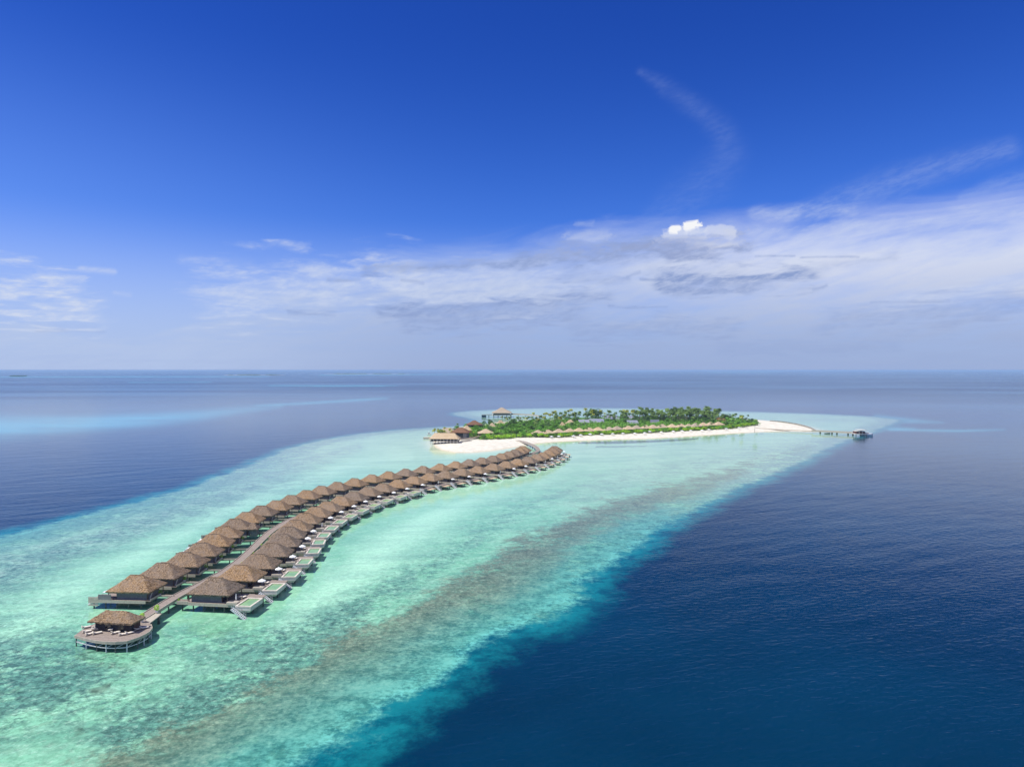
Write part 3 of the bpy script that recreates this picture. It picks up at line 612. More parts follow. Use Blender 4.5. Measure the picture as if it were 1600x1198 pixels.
for i, fr in enumerate(LV):
    o = place('plain_west', i, fr, 'L')
    if i == 6:
        wg = hip(5.2, 9.4, -4.3, 0.6, 5.0, 7.0, .6, 5, 12, 12); wg.build('side_roof', THATCH, o); MB().box(6.2, 8.9, -3.4, 0.0, 1.9, 5.0).build('side_wall', WALL, o)
CLOSED = {0, 7, 16, 20, 23, 24, 26}
for i, fr in enumerate(RV):
    pos, rz, t, n = fr
    place('pool' if i < 15 else 'plain_east', i, fr, 'R')
    kind = 'closed' if i in CLOSED else 'open'
    if kind == 'open':
        if PARA_O is None: PARA_O = parasol(True); p = PARA_O
        else: p = copy_tree(PARA_O)
    else:
        if PARA_C is None: PARA_C = parasol(False); p = PARA_C
        else: p = copy_tree(PARA_C)
    p.location = pos + n*7.7 + t*(-3.0 + 0.4*math.sin(i*2.1)) + Vector((0, 0, 2.6)); p.rotation_euler = (0, 0, i*1.3); p.scale = (.8, .8, .95)
    where = f'{ORD[i+1]} pool villa of the right row' if i < 15 else f'villa without pool, {ORD[29-i]} from the beach end'
    tag(p, f'{"folded" if kind == "closed" else "open"} white parasol on the deck of the {where}', 'parasol', 'white parasols on the villa decks')
    if i < 12:
        for q in range(2):
            if LNG is None: l = LNG = lounger()
            else: l = copy_tree(LNG)
            l.location = pos + n*(6.6+q*1.1) + t*(0.9) + Vector((0, 0, 2.6)); l.rotation_euler = (0, 0, rz + 2.8 + .1*q)
            tag(l, f'cream sun lounger nearer the {"pool" if q else "glass doors"} on the deck of the {ORD[i+1]} pool villa', 'sun lounger', 'cream loungers on the pool villa decks')
# potted shrubs by the bridges
PO = None
for i in range(7):
    for side, fr, spots in (('left', LV[i], ((6.3, 1.0),)), ('right', RV[i], ((-8.4, -4.0),))):
        pos, rz, t, n = fr
        for a, b in spots:
            PO = o = potted() if PO is None else copy_tree(PO)
            o.location = pos + n*a + t*b + Vector((0, 0, 2.6)); o.rotation_euler = (0, 0, i*.9); o.scale = (1, 1, 0.75+.1*(i % 3)) if side == 'left' else (.55, .55, .5)
            tag(o, f'potted green shrub by the entrance bridge of the {ORD[i+1]} {side} row villa', 'potted plant', 'potted shrubs by the entrance bridges')
# ---------------------------------------------------------------- long boardwalk between the rows
wp = [Vector((-96.2, 166.5, 0)), Vector((-95.0, 172, 0))]
for i, (pos, rz, t, n) in enumerate(LV): wp.append(pos + n*(6.35 + (5.4 if i == 0 else 6.1 if i == 1 else 6.7)))
wp += [Vector((13.5, 512, 0)), Vector((19.5, 531, 0)), Vector((20.8, 550, 0)), Vector((17.8, 575, 0)), Vector((11.5, 604, 0)), Vector((4.6, 624, 0))]
def resample(pts, step):
    P_ = []; n = len(pts)
    for i in range(n-1):
        p0, p1, p2, p3 = pts[max(i-1, 0)], pts[i], pts[i+1], pts[min(i+2, n-1)]
        k = max(1, int((p2-p1).length/step))
        for j in range(k):
            s = j/k; P_.append(0.5*((2*p1)+(p2-p0)*s+(2*p0-5*p1+4*p2-p3)*s*s+(3*p1-p0-3*p2+p3)*s**3))
    P_.append(pts[-1]); return P_
def ribbon(pts, w, z0, z1, off=0.0, zf=None):
    mb = MB(); vs = []; n = len(pts)
    for i, p in enumerate(pts):
        d = (pts[min(i+1, n-1)]-pts[max(i-1, 0)]).normalized(); u = Vector((d.y, -d.x, 0)); dz = zf(i/(n-1)) if zf else 0.0
        for a, z in ((-w/2+off, z0), (w/2+off, z0), (w/2+off, z1), (-w/2+off, z1)): q = p+u*a; vs.append((q.x, q.y, z+dz))
    fs = [(0,1,2,3)]
    for i in range(n-1):
        b = i*4; fs += [(b,b+4,b+5,b+1),(b+1,b+5,b+6,b+2),(b+2,b+6,b+7,b+3),(b+3,b+7,b+4,b)]
    b = (n-1)*4; fs.append((b+3,b+2,b+1,b)); mb.add(vs, fs); return mb
WP = resample(wp, 3.0)
drop = lambda s: -0.9*max(0.0, (s-0.9)/0.1)
bw = empty('boardwalk'); tag(bw, 'long curving timber boardwalk running between the two rows of villas to the beach', 'boardwalk')
ribbon(WP, 2.8, 2.4, 2.62, 0, drop).build('deck', DECK, bw)
ribbon(WP, .14, 2.0, 2.82, -1.45, drop).build('kerb', FASC, bw); ribbon(WP, .14, 2.0, 2.82, 1.45, drop).build('kerb', FASC, bw)
for i in range(2, len(WP)-4, 3):
    d = (WP[i+1]-WP[i]).normalized(); u = Vector((d.y, -d.x, 0))
    for s in (-1.2, 1.2):
        q = WP[i]+u*s
        if i < 60 or i > len(WP)-45: MB().tube([(q.x, q.y, -1.2), (q.x, q.y, 2.45)], [.2, .2], 7).build('pile', PILE, bw)
# ---------------------------------------------------------------- end pavilion with its rounded deck
pav = empty('deck_pavilion', (0, 0, 0)); tag(pav, 'low thatched pavilion with dark walls on a round-fronted timber deck at the near end', 'pavilion')
cF = G(206.3, 974.2, 5.2); cL = G(136, 970.3, 5.2); cR = G(228.8, 963, 5.2)
pav.location = (cF.x, cF.y, 0); pa = math.atan2(cF.y-cL.y, cF.x-cL.x); pav.rotation_euler = (0, 0, pa)
wx = (cF-cL).length; wy = (cR-cF).length
inv_ = Matrix.Rotation(-pa, 4, 'Z')
def PL(px, py, z): q = G(px, py, z) - Vector((cF.x, cF.y, 0)); return inv_ @ q
hip(-wx, 0, 0, wy, 5.2, 7.3, wx*.24, 9, 28, 18).build('roof', THATCH, pav)
MB().box(-wx*.885, -1.0, 1.0, wy-1.0, 2.7, 5.2).build('wall', mat('black_timber', m_wood((0.022, 0.02, 0.024), (0.045, 0.04, 0.042), .7, 0)), pav)
for a, b in ((-7.9, -6.3), (-4.4, -3.0)): MB().box(a, b, .94, 1.0, 2.75, 4.6).build('window', GLASS, pav)
MB().box(-.99, -.92, 2.0, 4.2, 2.75, 4.8).build('door', WALLB, pav)
out_ = [(116.9, 992.2), (133, 996.8), (150, 1000.3), (165, 1002), (180, 1002.4), (198.5, 1001.2), (216, 995.2), (226, 990.6), (232.7, 986.6), (237.5, 980.5), (236, 975), (224, 965), (190, 958), (133.7, 979.5)]
dp = [PL(a, b, 2.68)[:2] for a, b in out_]
MB().prism(dp, 2.5, 2.7).build('deck', DECK, pav)
dpv = [Vector((a, b, 0)) for a, b in dp]; cen = sum(dpv, Vector())/len(dpv)
fb = [p+(p-cen).normalized()*.07 for p in dpv[:11]]
ribbon(fb, .12, 2.1, 2.74).build('fascia', FASC, pav)
lowb = [cen+(p-cen)*.97 for p in dpv[:11]]
ribbon(lowb, .14, 1.05, 1.22).build('brace_rail', WMET, pav)
for i, p in enumerate(lowb):
    MB().tube([(p.x, p.y, -1.2), (p.x, p.y, 2.5)], [.13, .13], 7).build('pile', WMET if i % 2 else PILE, pav)
    if i < 10: q = lowb[i+1]; MB().bar((p.x, p.y, 1.1), (q.x, q.y, 2.4), .09).build('diagonal_brace', WMET, pav)
for x in (-10, -7, -4, -1.5):
    for y in (0.5, 5): MB().tube([(x, y, -1.2), (x, y, 2.5)], [.2, .2], 7).build('pile', PILE, pav)
ld = [PL(a, b, 2.5)[:2] for a, b in ((221, 977), (233, 962), (251.8, 960.5), (237, 974))]
lp = [PL(a, b, 2.6)[:2] for a, b in ((217, 977.5), (229, 966), (238, 957), (253, 957.5), (247, 963), (226, 979))]
MB().prism(lp, 2.35, 2.58).build('landing', FASC, pav)
for a, b in ((248, 960), (236, 972)):
    q = PL(a, b, 2.4); MB().tube([(q.x, q.y, -1.2), (q.x, q.y, 2.4)], [.35, .35], 8).build('pile', PILE, pav)
PO2 = [(245, 957, 1.15, 'round yellow-green shrub in a pale pot on the landing behind the pavilion'), (221.5, 972, 1.3, 'yellow-green shrub growing beside the dark pavilion wall'), (201, 950, 1.2, 'low lime-green shrub behind the pavilion roof over the water')]
for k, (a, b, s, lb) in enumerate(PO2[:2]):
    o = copy_tree(PO); q = G(a, b, 2.7); o.location = q; o.scale = (s, s, s); tag(o, lb, 'potted plant', 'potted shrubs by the pavilion')
# furniture on the round deck
sets = [('l', 134.5, 981), ('l', 136, 987.5), ('l', 140.5, 991.5), ('t', 146.5, 985.5), ('s', 151, 983.5), ('l', 152, 990), ('s', 176, 984.5), ('l', 180.5, 989.5), ('t', 173, 987), ('c', 193, 985.5), ('c', 197, 986), ('l', 192.5, 992), ('l', 202.5, 990), ('l', 216, 984), ('l', 225, 982)]
LBL = ['cream lounger at the far left corner of the round deck', 'cream lounger at the left edge of the deck by the pavilion wall', 'cream lounger nearest the left front edge of the round deck', 'square cream table among the left loungers of the round deck', 'cream outdoor sofa at the left end of the pavilion wall',
       'cream lounger just right of the left table on the round deck', 'cream outdoor sofa in front of the middle of the pavilion wall', 'cream lounger in front of the middle sofa', 'square cream table in front of the middle sofa', 'left one of two small cream tables near the right end of the wall', 'right one of two small cream tables near the right end of the wall',
       'left lounger of the pair at the deck front by the corner post', 'right lounger of the pair at the deck front by the corner post', 'left lounger of the pair on the curved right side of the deck', 'right lounger of the pair on the curved right side of the deck']
SO = TB = None
for (k, a, b), lb in zip(sets, LBL):
    if k == 'l': o = copy_tree(LNG); nm = 'sun lounger'
    elif k == 's':
        if SO is None: SO = o = sofa()
        else: o = copy_tree(SO)
        nm = 'sofa'
    else:
        if TB is None: TB = o = table_set()
        else: o = copy_tree(TB)
        nm = 'table'; o.scale = (.8, .8, 1) if k == 't' else (.5, .5, .8)
    o.location = G(a, b, 2.7); o.rotation_euler = (0, 0, {'l': math.atan2(1, -1)+random.uniform(-.3, .3), 's': 0.0}.get(k, .3)); tag(o, lb, nm)
# ---------------------------------------------------------------- the island
VEGPX = [(749, 689.2), (786, 688), (801, 687), (809, 685.8), (836, 685.4), (853, 685.8), (885, 685), (904, 682.6), (935, 681.4), (1000, 679), (1056, 676), (1100, 674), (1140, 672), (1165, 668), (1185, 665.8), (1184, 661), (1170, 658.5), (1120, 656.5), (1050, 655.8), (950, 656), (880, 657.5), (830, 659.5), (780, 664), (745, 669), (715, 674), (700, 680), (715, 684.5), (735, 685.5)]
VEGW = gw(VEGPX)
xs = np.arange(-110, 470, 4.0); ys = np.arange(500, 1010, 4.0); GX, GY = np.meshgrid(xs, ys)
sdS = poly_sdf(GX.ravel(), GY.ravel(), SANDW); sdV = poly_sdf(GX.ravel(), GY.ravel(), VEGW)
gz = np.clip(sdS*0.09, -1.6, 1.3) + 0.35*smooth(0, 20, sdV) + 0.08*np.sin(GX.ravel()*0.09)*np.sin(GY.ravel()*0.07)*(sdS > 6)
idg = np.arange(len(xs)*len(ys)).reshape(len(ys), len(xs)); keep = (sdS > -22).reshape(idg.shape)
kk = keep[:-1, :-1] & keep[1:, :-1] & keep[:-1, 1:] & keep[1:, 1:]
fq = np.stack([idg[:-1, :-1][kk], idg[:-1, 1:][kk], idg[1:, 1:][kk], idg[1:, :-1][kk]], 1)
bm_ = bpy.data.meshes.new('beach'); bm_.from_pydata(np.stack([GX.ravel(), GY.ravel(), gz], 1).tolist(), [], fq.tolist())
at_ = bm_.attributes.new('veg', 'FLOAT', 'POINT'); at_.data.foreach_set('value', sdV.astype(np.float32))
at_ = bm_.attributes.new('edge', 'FLOAT', 'POINT'); at_.data.foreach_set('value', sdS.astype(np.float32))
bm_.polygons.foreach_set('use_smooth', [True]*len(bm_.polygons))
def m_sand(p):
    pos = geo(); n = noise(pos, 0.25, 5, 0.6); n2_ = noise(pos, 1.6, 3, 0.6)
    c = mixc(n.sm(0.35, 0.65), (0.56, 0.52, 0.42), (0.68, 0.64, 0.53)); c = mixc((attr('edge')+(n-0.5)*6).sm(5.0, -1.0), c, (0.52, 0.45, 0.31))
    c = mixc((attr('veg')+(n-0.5)*8).sm(-1.0, 5.0), c, (0.10, 0.11, 0.045)); setp(p, base=c, rough=0.95, spec=0.1, normal=bump(n2_+n, 0.5, 0.25))
bm_.materials.append(mat('coral_sand', m_sand)); beach = bpy.data.objects.new('beach', bm_); COL.objects.link(beach); tag(beach, kind='structure')
for v_ in list(beach.data.vertices)[:0]: pass
def inveg(x, y): return float(poly_sdf(np.array([x]), np.array([y]), VEGW)[0])
# buildings of the island
def hut(name, label, cat, c, w_, d_, zb, ze, zr, rot=0.0, rl=None, m=THATCH2, wm=WALLB, group=None, post=False, seed=3, nx=12, ny=9):
    o = empty(name, (c[0], c[1], 0), rot); tag(o, label, cat, group)
    rl = (w_-d_)/2*0.9 if rl is None else rl
    hip(-w_/2, w_/2, -d_/2, d_/2, ze, zr, max(rl, .3), seed, nx, ny, .4).build('roof', m, o)
    MB().box(-w_*.38, w_*.38, -d_*.36, d_*.36, zb, ze+.3).build('wall', wm, o)
    MB().box(-w_*.2, w_*.2, -d_*.36-.05, -d_*.36, zb+.3, ze-.5).build('glass_door', GLASS, o)
    MB().box(-w_*.46, w_*.46, -d_*.46, d_*.46, zb-.25, zb).build('floor_deck', DECK, o)
    if post:
        for x in (-.44, -.15, .15, .44):
            for y in (-.44, .44): MB().tube([(x*w_, y*d_, -1.2), (x*w_, y*d_, ze)], [.18, .18], 6).build('post', PILE, o)
    return o
APX = [(840.6, 671.6), (856.4, 671), (873, 669.6), (890.2, 668.9), (904.6, 668.1), (921, 667.6), (934.4, 667), (951.9, 666.6), (964, 665.4), (981.6, 664.9), (994.5, 664.2), (1009, 663.8), (1020, 663.2), (1035, 662.4), (1050, 662.2), (1064, 661.6), (1076, 662), (1087, 660.6), (1099, 659.8), (1110, 659.2), (1122.5, 658.6)]
HUT = None; hutpos = []
for i, (a, b) in enumerate(APX):
    q = G(a, b, 7.6); hutpos.append((q.x, q.y))
    if HUT is None: HUT = o = hut('beach_villa', 'x', 'villa', q, 12.5, 10.0, 1.9, 4.2, 7.6)
    else: o = copy_tree(HUT)
    o.location = (q.x, q.y, 0); o.rotation_euler = (0, 0, 0.28 + 0.1*math.sin(i*1.7))
    tag(o, f'{ORD[i+1]} pale thatched beach villa from the left behind the green hedge', 'villa', 'pale thatched villas behind the beach hedge')
tw = {'m': THATCH3, 'wm': WALL}
q = G(759, 669.7, 8.8); hut('thatched_hut', 'square thatched hut alone among bushes above the sandspit', 'hut', q, 16, 14, 2.2, 5.0, 8.8, .1, 1.0); hutpos.append((q.x, q.y))
for a, b, w_, d_, rot, m_, lb in ((741, 656.6, 17, 14, .1, THATCH3, 'tall red-brown thatched roof, highest of the left resort buildings'), (720, 667.5, 18, 13, -.2, THATCH3, 'brown thatched building between the yellow palms and the tall roof'), (729, 664.5, 10, 8, .3, THATCH2, 'small thatched roof wedged below the tallest red-brown roof'),
                                 (699, 668.0, 19, 11, .0, THATCH2, 'long pale thatched roof behind the yellow-green palms'), (769, 660.5, 9, 7, .0, THATCH2, 'small pale hut on the shore in front of the water pavilion'),
                                 (891, 655.5, 11, 8, .1, THATCH2, 'sandy thatched roof left of the blue-grey roofs'), (878.5, 659, 8, 7, .3, THATCH2, 'small sandy thatched roof among trees above the beach villas'), (1126, 651.5, 15, 9, 0, THATCH3, 'grey-brown thatched roof behind the right end of the palm grove'),
                                 (782, 656.2, 9, 6, .2, THATCH2, 'low pale roof on the far shore below the water pavilion')):
    zr = 11.5 if 'tall' in lb else 8.0; q = G(a, b, zr); hut('thatched_building', lb, 'building', q, w_, d_, 1.6, zr-4.4, zr, rot, m=m_, wm=WALL, seed=5); hutpos.append((q.x, q.y))
PANEL = mat('blue_grey_roof_panels', lambda p: setp(p, base=mixc(((sep(X(node('ShaderNodeTexCoord').outputs['Object']))[0]*0.45)._m('FRACT')).sm(0.10, 0.02), (0.25, 0.26, 0.295), (0.36, 0.37, 0.39)), rough=0.35))
PWALL = mat('pale_wall', lambda p: setp(p, base=mixc(noise(geo(), .5, 2).sm(.4, .6), (.42, .39, .34), (.55, .52, .46)), rough=0.8))
for (a0, b0, a1, b1, lb) in ((943, 650.2, 968, 655.8, 'largest blue-grey panelled roof in the middle of the island'), (904, 657, 921, 660.2, 'lower left blue-grey panelled roof in the middle of the island'), (921, 655.6, 944, 659.6, 'narrow blue-grey panelled roof joining the two larger ones'),
                            (982, 650.8, 992, 654.5, 'small blue-grey panelled roof behind the palms right of the largest'), (980, 658, 997, 661.6, 'pale-edged blue-grey roof just above the middle beach villas'), (1016, 657.2, 1030, 659.8, 'blue-grey panelled roof at the foot of the dense palm grove')):
    z0, z1 = 6.5, 4.6; A0 = G(a0, b0, z0); A1 = G(a1, b0, z0); B0 = G(a0, b1, z1); B1 = G(a1, b1, z1)
    o = empty('panel_roofed_building', ((A0.x+B1.x)/2, (A0.y+B1.y)/2, 0)); tag(o, lb, 'building'); L_ = o.location
    w_ = (A1.x-A0.x)/2; d_ = min((A0.y-B0.y)/2, 24)
    MB().add([(-w_,-d_,z1),(w_,-d_,z1),(w_,d_,z0+1),(-w_,d_,z0+1),(-w_,-d_,z1+.25),(w_,-d_,z1+.25),(w_,d_,z0+1.25),(-w_,d_,z0+1.25)], [(0,3,2,1),(4,5,6,7),(0,1,5,4),(1,2,6,5),(2,3,7,6),(3,0,4,7)]).build('roof', PANEL, o)
    MB().box(-w_*.94, w_*.94, -d_*.92, d_*.92, 1.2, z1+.1).build('wall', PWALL, o)
    MB().box(-w_, w_, -d_-.3, -d_-.02, z1-.35, z1+.2).build('fascia', PALE, o)
    for k in range(4): x = -w_*.7+k*w_*.46; MB().box(x-.8, x+.8, -d_*.92-.05, -d_*.92, 2.0, 3.6).build('window', GLASS, o)
    hutpos.append((L_.x, L_.y))
# overwater restaurant on stilts at the sandspit
q0 = G(675, 688.3, 3.6); q1 = G(703, 689.2, 3.6); ww = (q1-q0).length
o = empty('stilted_restaurant', (0, 0, 0)); tag(o, 'grey-brown thatched restaurant on dark stilts at the left end of the sandspit', 'restaurant'); o.location = ((q0.x+q1.x)/2+2.5, q0.y+6.5, 0); o.rotation_euler = (0, 0, -.05)
hip(-13.5, 13.5, -6.5, 6.5, 5.2, 9.8, 9.0, 8, 30, 12).build('roof', THATCH2, o); MB().box(-11.5, 11.5, -5, 5, 3.2, 5.4).build('wall', MAT['black_timber'], o)
MB().box(-12.5, 13, -6.2, 6.2, 2.9, 3.2).build('deck', DECK, o)
for k in range(9):
    MB().tube([(-12+k*3, -6, -1.2), (-12+k*3, -6, 5.2)], [.22, .22], 6).build('stilt', PALE2, o); MB().tube([(-12+k*3, 3, -1.2), (-12+k*3, 3, 2.9)], [.22, .22], 6).build('stilt', PILE, o)
for k in range(6): MB().box(-11.6+k*4.0, -9.4+k*4.0, -5.06, -5.0, 3.4, 4.9).build('window', GLASS, o)
o = empty('swimming_deck'); A_ = G(661.5, 683.6, 1.2); B_ = G(677, 685, 1.2); tag(o, 'sand-coloured timber deck reaching over the water left of the stilted restaurant', 'deck'); o.location = (A_.x, A_.y-2, 0)
MB().box(0, B_.x-A_.x+6, 0, 7, .9, 1.2).build('deck', mat('tan_deck', None), o); MB().box(0, B_.x-A_.x+6, -.15, 0, .3, 1.5).build('kerb', FASC, o)
for k in range(4): MB().tube([(1+k*3, .4, -1), (1+k*3, .4, 1.0)], [.2, .2], 6).build('pile', PILE, o)
def path(name, label, px, w_, z0, z1, m, cat='path', pile=False):
    P_ = resample([Vector((*G(a, b, z1)[:2], 0)) for a, b in px], 4.0); o = empty(name); tag(o, label, cat); ribbon(P_, w_, z0, z1).build('deck', m, o)
    for s in (-1, 1): ribbon(P_, .16, z0-.15, z1+.9, s*w_/2).build('railing', FASC, o) if cat != 'path' else ribbon(P_, .12, z0-.05, z1+.15, s*w_/2).build('kerb', FASC, o)
    if pile:
        for i in range(0, len(P_), 3):
            MB().tube([(P_[i].x, P_[i].y, -1.2), (P_[i].x, P_[i].y, z0)], [.3, .3], 6).build('pile', PILE, o)
    return o, P_
path('covered_walk', 'roofed brown walkway running from the square hut to the stilted restaurant', [(719, 685.5), (735, 684), (748, 681.6), (757, 679.6)], 3.0, 2.2, 3.0, THATCH)
path('sand_boardwalk', 'low boardwalk lying on the sand right of the stilted restaurant', [(714, 690.6), (724, 689.4), (736, 688)], 2.4, 1.35, 1.6, DECK)
path('jetty_boardwalk', 'timber boardwalk crossing the white sand towards the arrival jetty', [(1180.6, 668.4), (1200, 669.8), (1222, 671), (1245, 672), (1270, 673.2)], 3.0, 1.3, 1.7, mat('tan_deck', None))
jo, JP = path('arrival_jetty', 'long straight jetty on thick piles reaching from the sand to the arrival pavilion', [(1268, 673), (1300, 674.3), (1338, 676.4)], 3.2, 1.9, 2.5, PALE2, 'jetty', False)
for t in (.25, .45, .62, .80, .97):
    p = JP[int(t*(len(JP)-1))]; MB().tube([(p.x, p.y, -1.2), (p.x, p.y, 1.95)], [.8, .8], 8).build('pile', PILE, jo)
# breakwater arc on the back of the sand point
BRK = resample([Vector((*G(a, b, .6)[:2], 0)) for a, b in ((1205, 657.2), (1222, 658.6), (1240, 661.4), (1256, 665), (1268, 669.2), (1273, 672.2))], 3.0)
o = empty('breakwater'); tag(o, 'low dark breakwater curving along the far edge of the sand point', 'breakwater'); rr = random.Random(2); mb = MB()
for p in BRK:
    for k in range(5): x, y, s = p.x+rr.uniform(-1, 1), p.y+rr.uniform(-1.4, 1.4), rr.uniform(.5, .9); mb.tube([(x, y, -.6), (x+.1, y, .3+s*.5), (x, y+.1, .7+s*.6)], [s, s*.9, s*.35], 6)
mb.build('boulders', mat('grey_boulder', lambda p: setp(p, base=mixc(noise(geo(), .9, 3).sm(.4, .6), (.16, .14, .115), (.30, .27, .23)), rough=.9)), o)['kind'] = 'stuff'
# arrival pavilion and boats
q = G(1348, 681.5, 0); o = empty('arrival_pavilion', (q.x+0, q.y+5, 0)); tag(o, 'open red-brown pavilion with flat grey roof at the end of the jetty', 'pavilion')
MB().box(-7, 5, -4, 4, 1.9, 2.4).build('deck', PALE2, o); MB().box(-5.5, 3.2, -3.4, 3.6, 2.4, 4.7).build('wall', mat('red_brown_panel', m_wood((.22, .09, .07), (.36, .17, .13), 1, 2)), o)
MB().box(-3.2, 4.2, -4.6, 4.6, 5.9, 6.2).build('roof', PALE2, o); MB().box(-6.6, -2.6, -3.8, 3.9, 4.7, 4.95).build('side_roof', PALE, o)
for k in range(4): MB().box(-4.8+k*2.1, -3.5+k*2.1, -3.46, -3.4, 2.7, 4.2).build('window', GLASS, o)
for x in (-3, 0, 4):
    for y in (-4.3, 4.3): MB().tube([(x, y, 2.4), (x, y, 5.9)], [.12, .12], 6).build('post', WMET, o)
for x in (-6, -2, 2, 4.6): MB().tube([(x, -3.6, -1.2), (x, -3.6, 1.95)], [.35, .35], 8).build('pile', PILE, o)
def boat(label, c, L_, W_, hz_, rot, cab=True, hm=WHITE, nm='motor_yacht', cat='yacht'):
    o = empty(nm, c, rot); tag(o, label, cat); mb = MB(); n = 9
    rings = []
    for i in range(n):
        t = i/(n-1); x = -L_/2+L_*t; wv = W_/2*(1-max(0, (t-.55)/.45)**2.2)*(.86+.14*min(1, t*4)); sh = hz_*(1+.35*t*t); k = len(mb.v)
        mb.v += [(x, -wv, sh), (x, -wv*.8, .1), (x, 0, -.45), (x, wv*.8, .1), (x, wv, sh)]; rings.append(k)
    for a, b in zip(rings[:-1], rings[1:]):
        for j in range(4): mb.f.append((a+j, b+j, b+j+1, a+j+1)); mb.m.append(0)
        mb.f.append((a+4, b+4, b, a)); mb.m.append(0)
    mb.f.append(tuple(rings[0]+j for j in range(5))); mb.m.append(0)
    mb.build('hull', hm, o)
    if cab:
        MB().add([(-L_*.36,-W_*.36,hz_),(L_*.22,-W_*.33,hz_),(L_*.22,W_*.33,hz_),(-L_*.36,W_*.36,hz_),(-L_*.33,-W_*.33,hz_+1.5),(L_*.10,-W_*.30,hz_+1.5),(L_*.10,W_*.30,hz_+1.5),(-L_*.33,W_*.33,hz_+1.5)], [(0,3,2,1),(4,5,6,7),(0,1,5,4),(1,2,6,5),(2,3,7,6),(3,0,4,7)]).build('cabin', WHITE, o)
        MB().box(-L_*.30, L_*.09, -W_*.37, W_*.37, hz_+.65, hz_+1.1).build('window', GLASS, o)
        MB().box(-L_*.30, 0, -W_*.3, W_*.3, hz_+2.4, hz_+2.5).build('canopy', WHITE, o)
        for x in (-L_*.28, -L_*.02):
            for y in (-W_*.27, W_*.27): MB().tube([(x, y, hz_+1.4), (x, y, hz_+2.4)], [.06, .06], 5).build('canopy_post', WMET, o)
    else: 
        for k in range(3): MB().box(-L_*.3+k*L_*.22, -L_*.3+k*L_*.22+.5, -W_*.38, W_*.38, hz_*.9, hz_*1.05).build('bench', FASC, o)
    return o
q = G(1355, 681, 0); boat('white motor yacht moored at the right side of the arrival pavilion', (q.x+.5, q.y+1.5, 0), 12.5, 4.2, 1.9, 0.03)
q = G(1293, 677.8, 0); boat('small dark boat lying against the jetty near the sand', (q.x, q.y, 0), 6.0, 2.4, .9, 0.1, False, mat('dark_hull', lambda p: setp(p, base=mixc(noise(geo(), 1, 2).sm(.4, .6), (.03, .05, .045), (.06, .08, .07)), rough=.4)), 'rowing_boat', 'boat')
q = G(670.8, 679.4, 0); boat('small white boat on the pale water beyond the swimming deck', (q.x, q.y, 0), 4.2, 1.9, .9, .1, True, WHITE, 'motor_boat', 'boat')
# far overwater pavilion with its bridge
q = G(784, 652, 0); wpv = empty('water_pavilion', (q.x, q.y+6, 0)); tag(wpv, 'large pale thatched pavilion standing in the water beyond the trees', 'pavilion')
hip(-14, 14, -11, 11, 6.4, 13.6, 1.2, 4, 16, 12).build('roof', THATCH2, wpv); MB().box(-11.5, 11.5, -9, 9, 3.6, 6.8).build('wall', WALL, wpv); MB().box(-13.5, 13.5, -10.5, 10.5, 3.0, 3.5).build('deck', FASC, wpv)
MB().box(-28, -13.6, -6, 3, 3.0, 3.5).build('terrace', FASC, wpv); MB().box(-28, -13.6, -6.1, -6, 3.5, 4.6).build('railing', WMET, wpv); MB().box(-28.2, -22, -5, 2, -1, 3.0).build('shaded_underside', mat('dark_blue_shade', lambda p: setp(p, base=mixc(noise(geo(), .6, 2).sm(.4, .6), (.03, .06, .09), (.05, .09, .13)), rough=.7)), wpv)  # dark blue block put in for the shade beneath the terrace
for x in (-18, -11, -5, 1, 7, 12): MB().tube([(x, -8 if x > -14 else -4, -1.2), (x, -8 if x > -14 else -4, 3.1)], [.5, .5], 7).build('pile', PILE, wpv)
path('pavilion_bridge', 'railed bridge on piles from the far water pavilion to the island', [(799, 646.8), (818, 647.6), (834, 648.8), (846, 651)], 3.0, 3.0, 3.5, FASC, 'bridge', True)
# parasols on the beach
BP = [(861.7, 681.4), (873, 681), (895.9, 680.3), (907, 678.8), (921.7, 677.5), (940, 677.5), (957, 677), (972.9, 676.6), (991.2, 676.4), (1006.8, 675.6), (1014.7, 673.5), (1032.6, 674.3), (1051.4, 673.2), (1065, 672.5), (1078.7, 672.2), (1096, 671.7), (1106.8, 670.5), (1133.9, 669.2), (1154, 667.7), (709, 681.2)]
for i, (a, b) in enumerate(BP):
    o = copy_tree(PARA_O); p = G(a, b, 3.4); o.location = (p.x, p.y-2, 1.2); o.scale = (1.35, 1.35, 1.0)
    tag(o, (f'{ORD[i+1]} open white parasol from the left along the beach hedge' if i < 19 else 'single open white parasol beside the stilted restaurant'), 'parasol', 'white parasols along the beach hedge' if i < 19 else None)
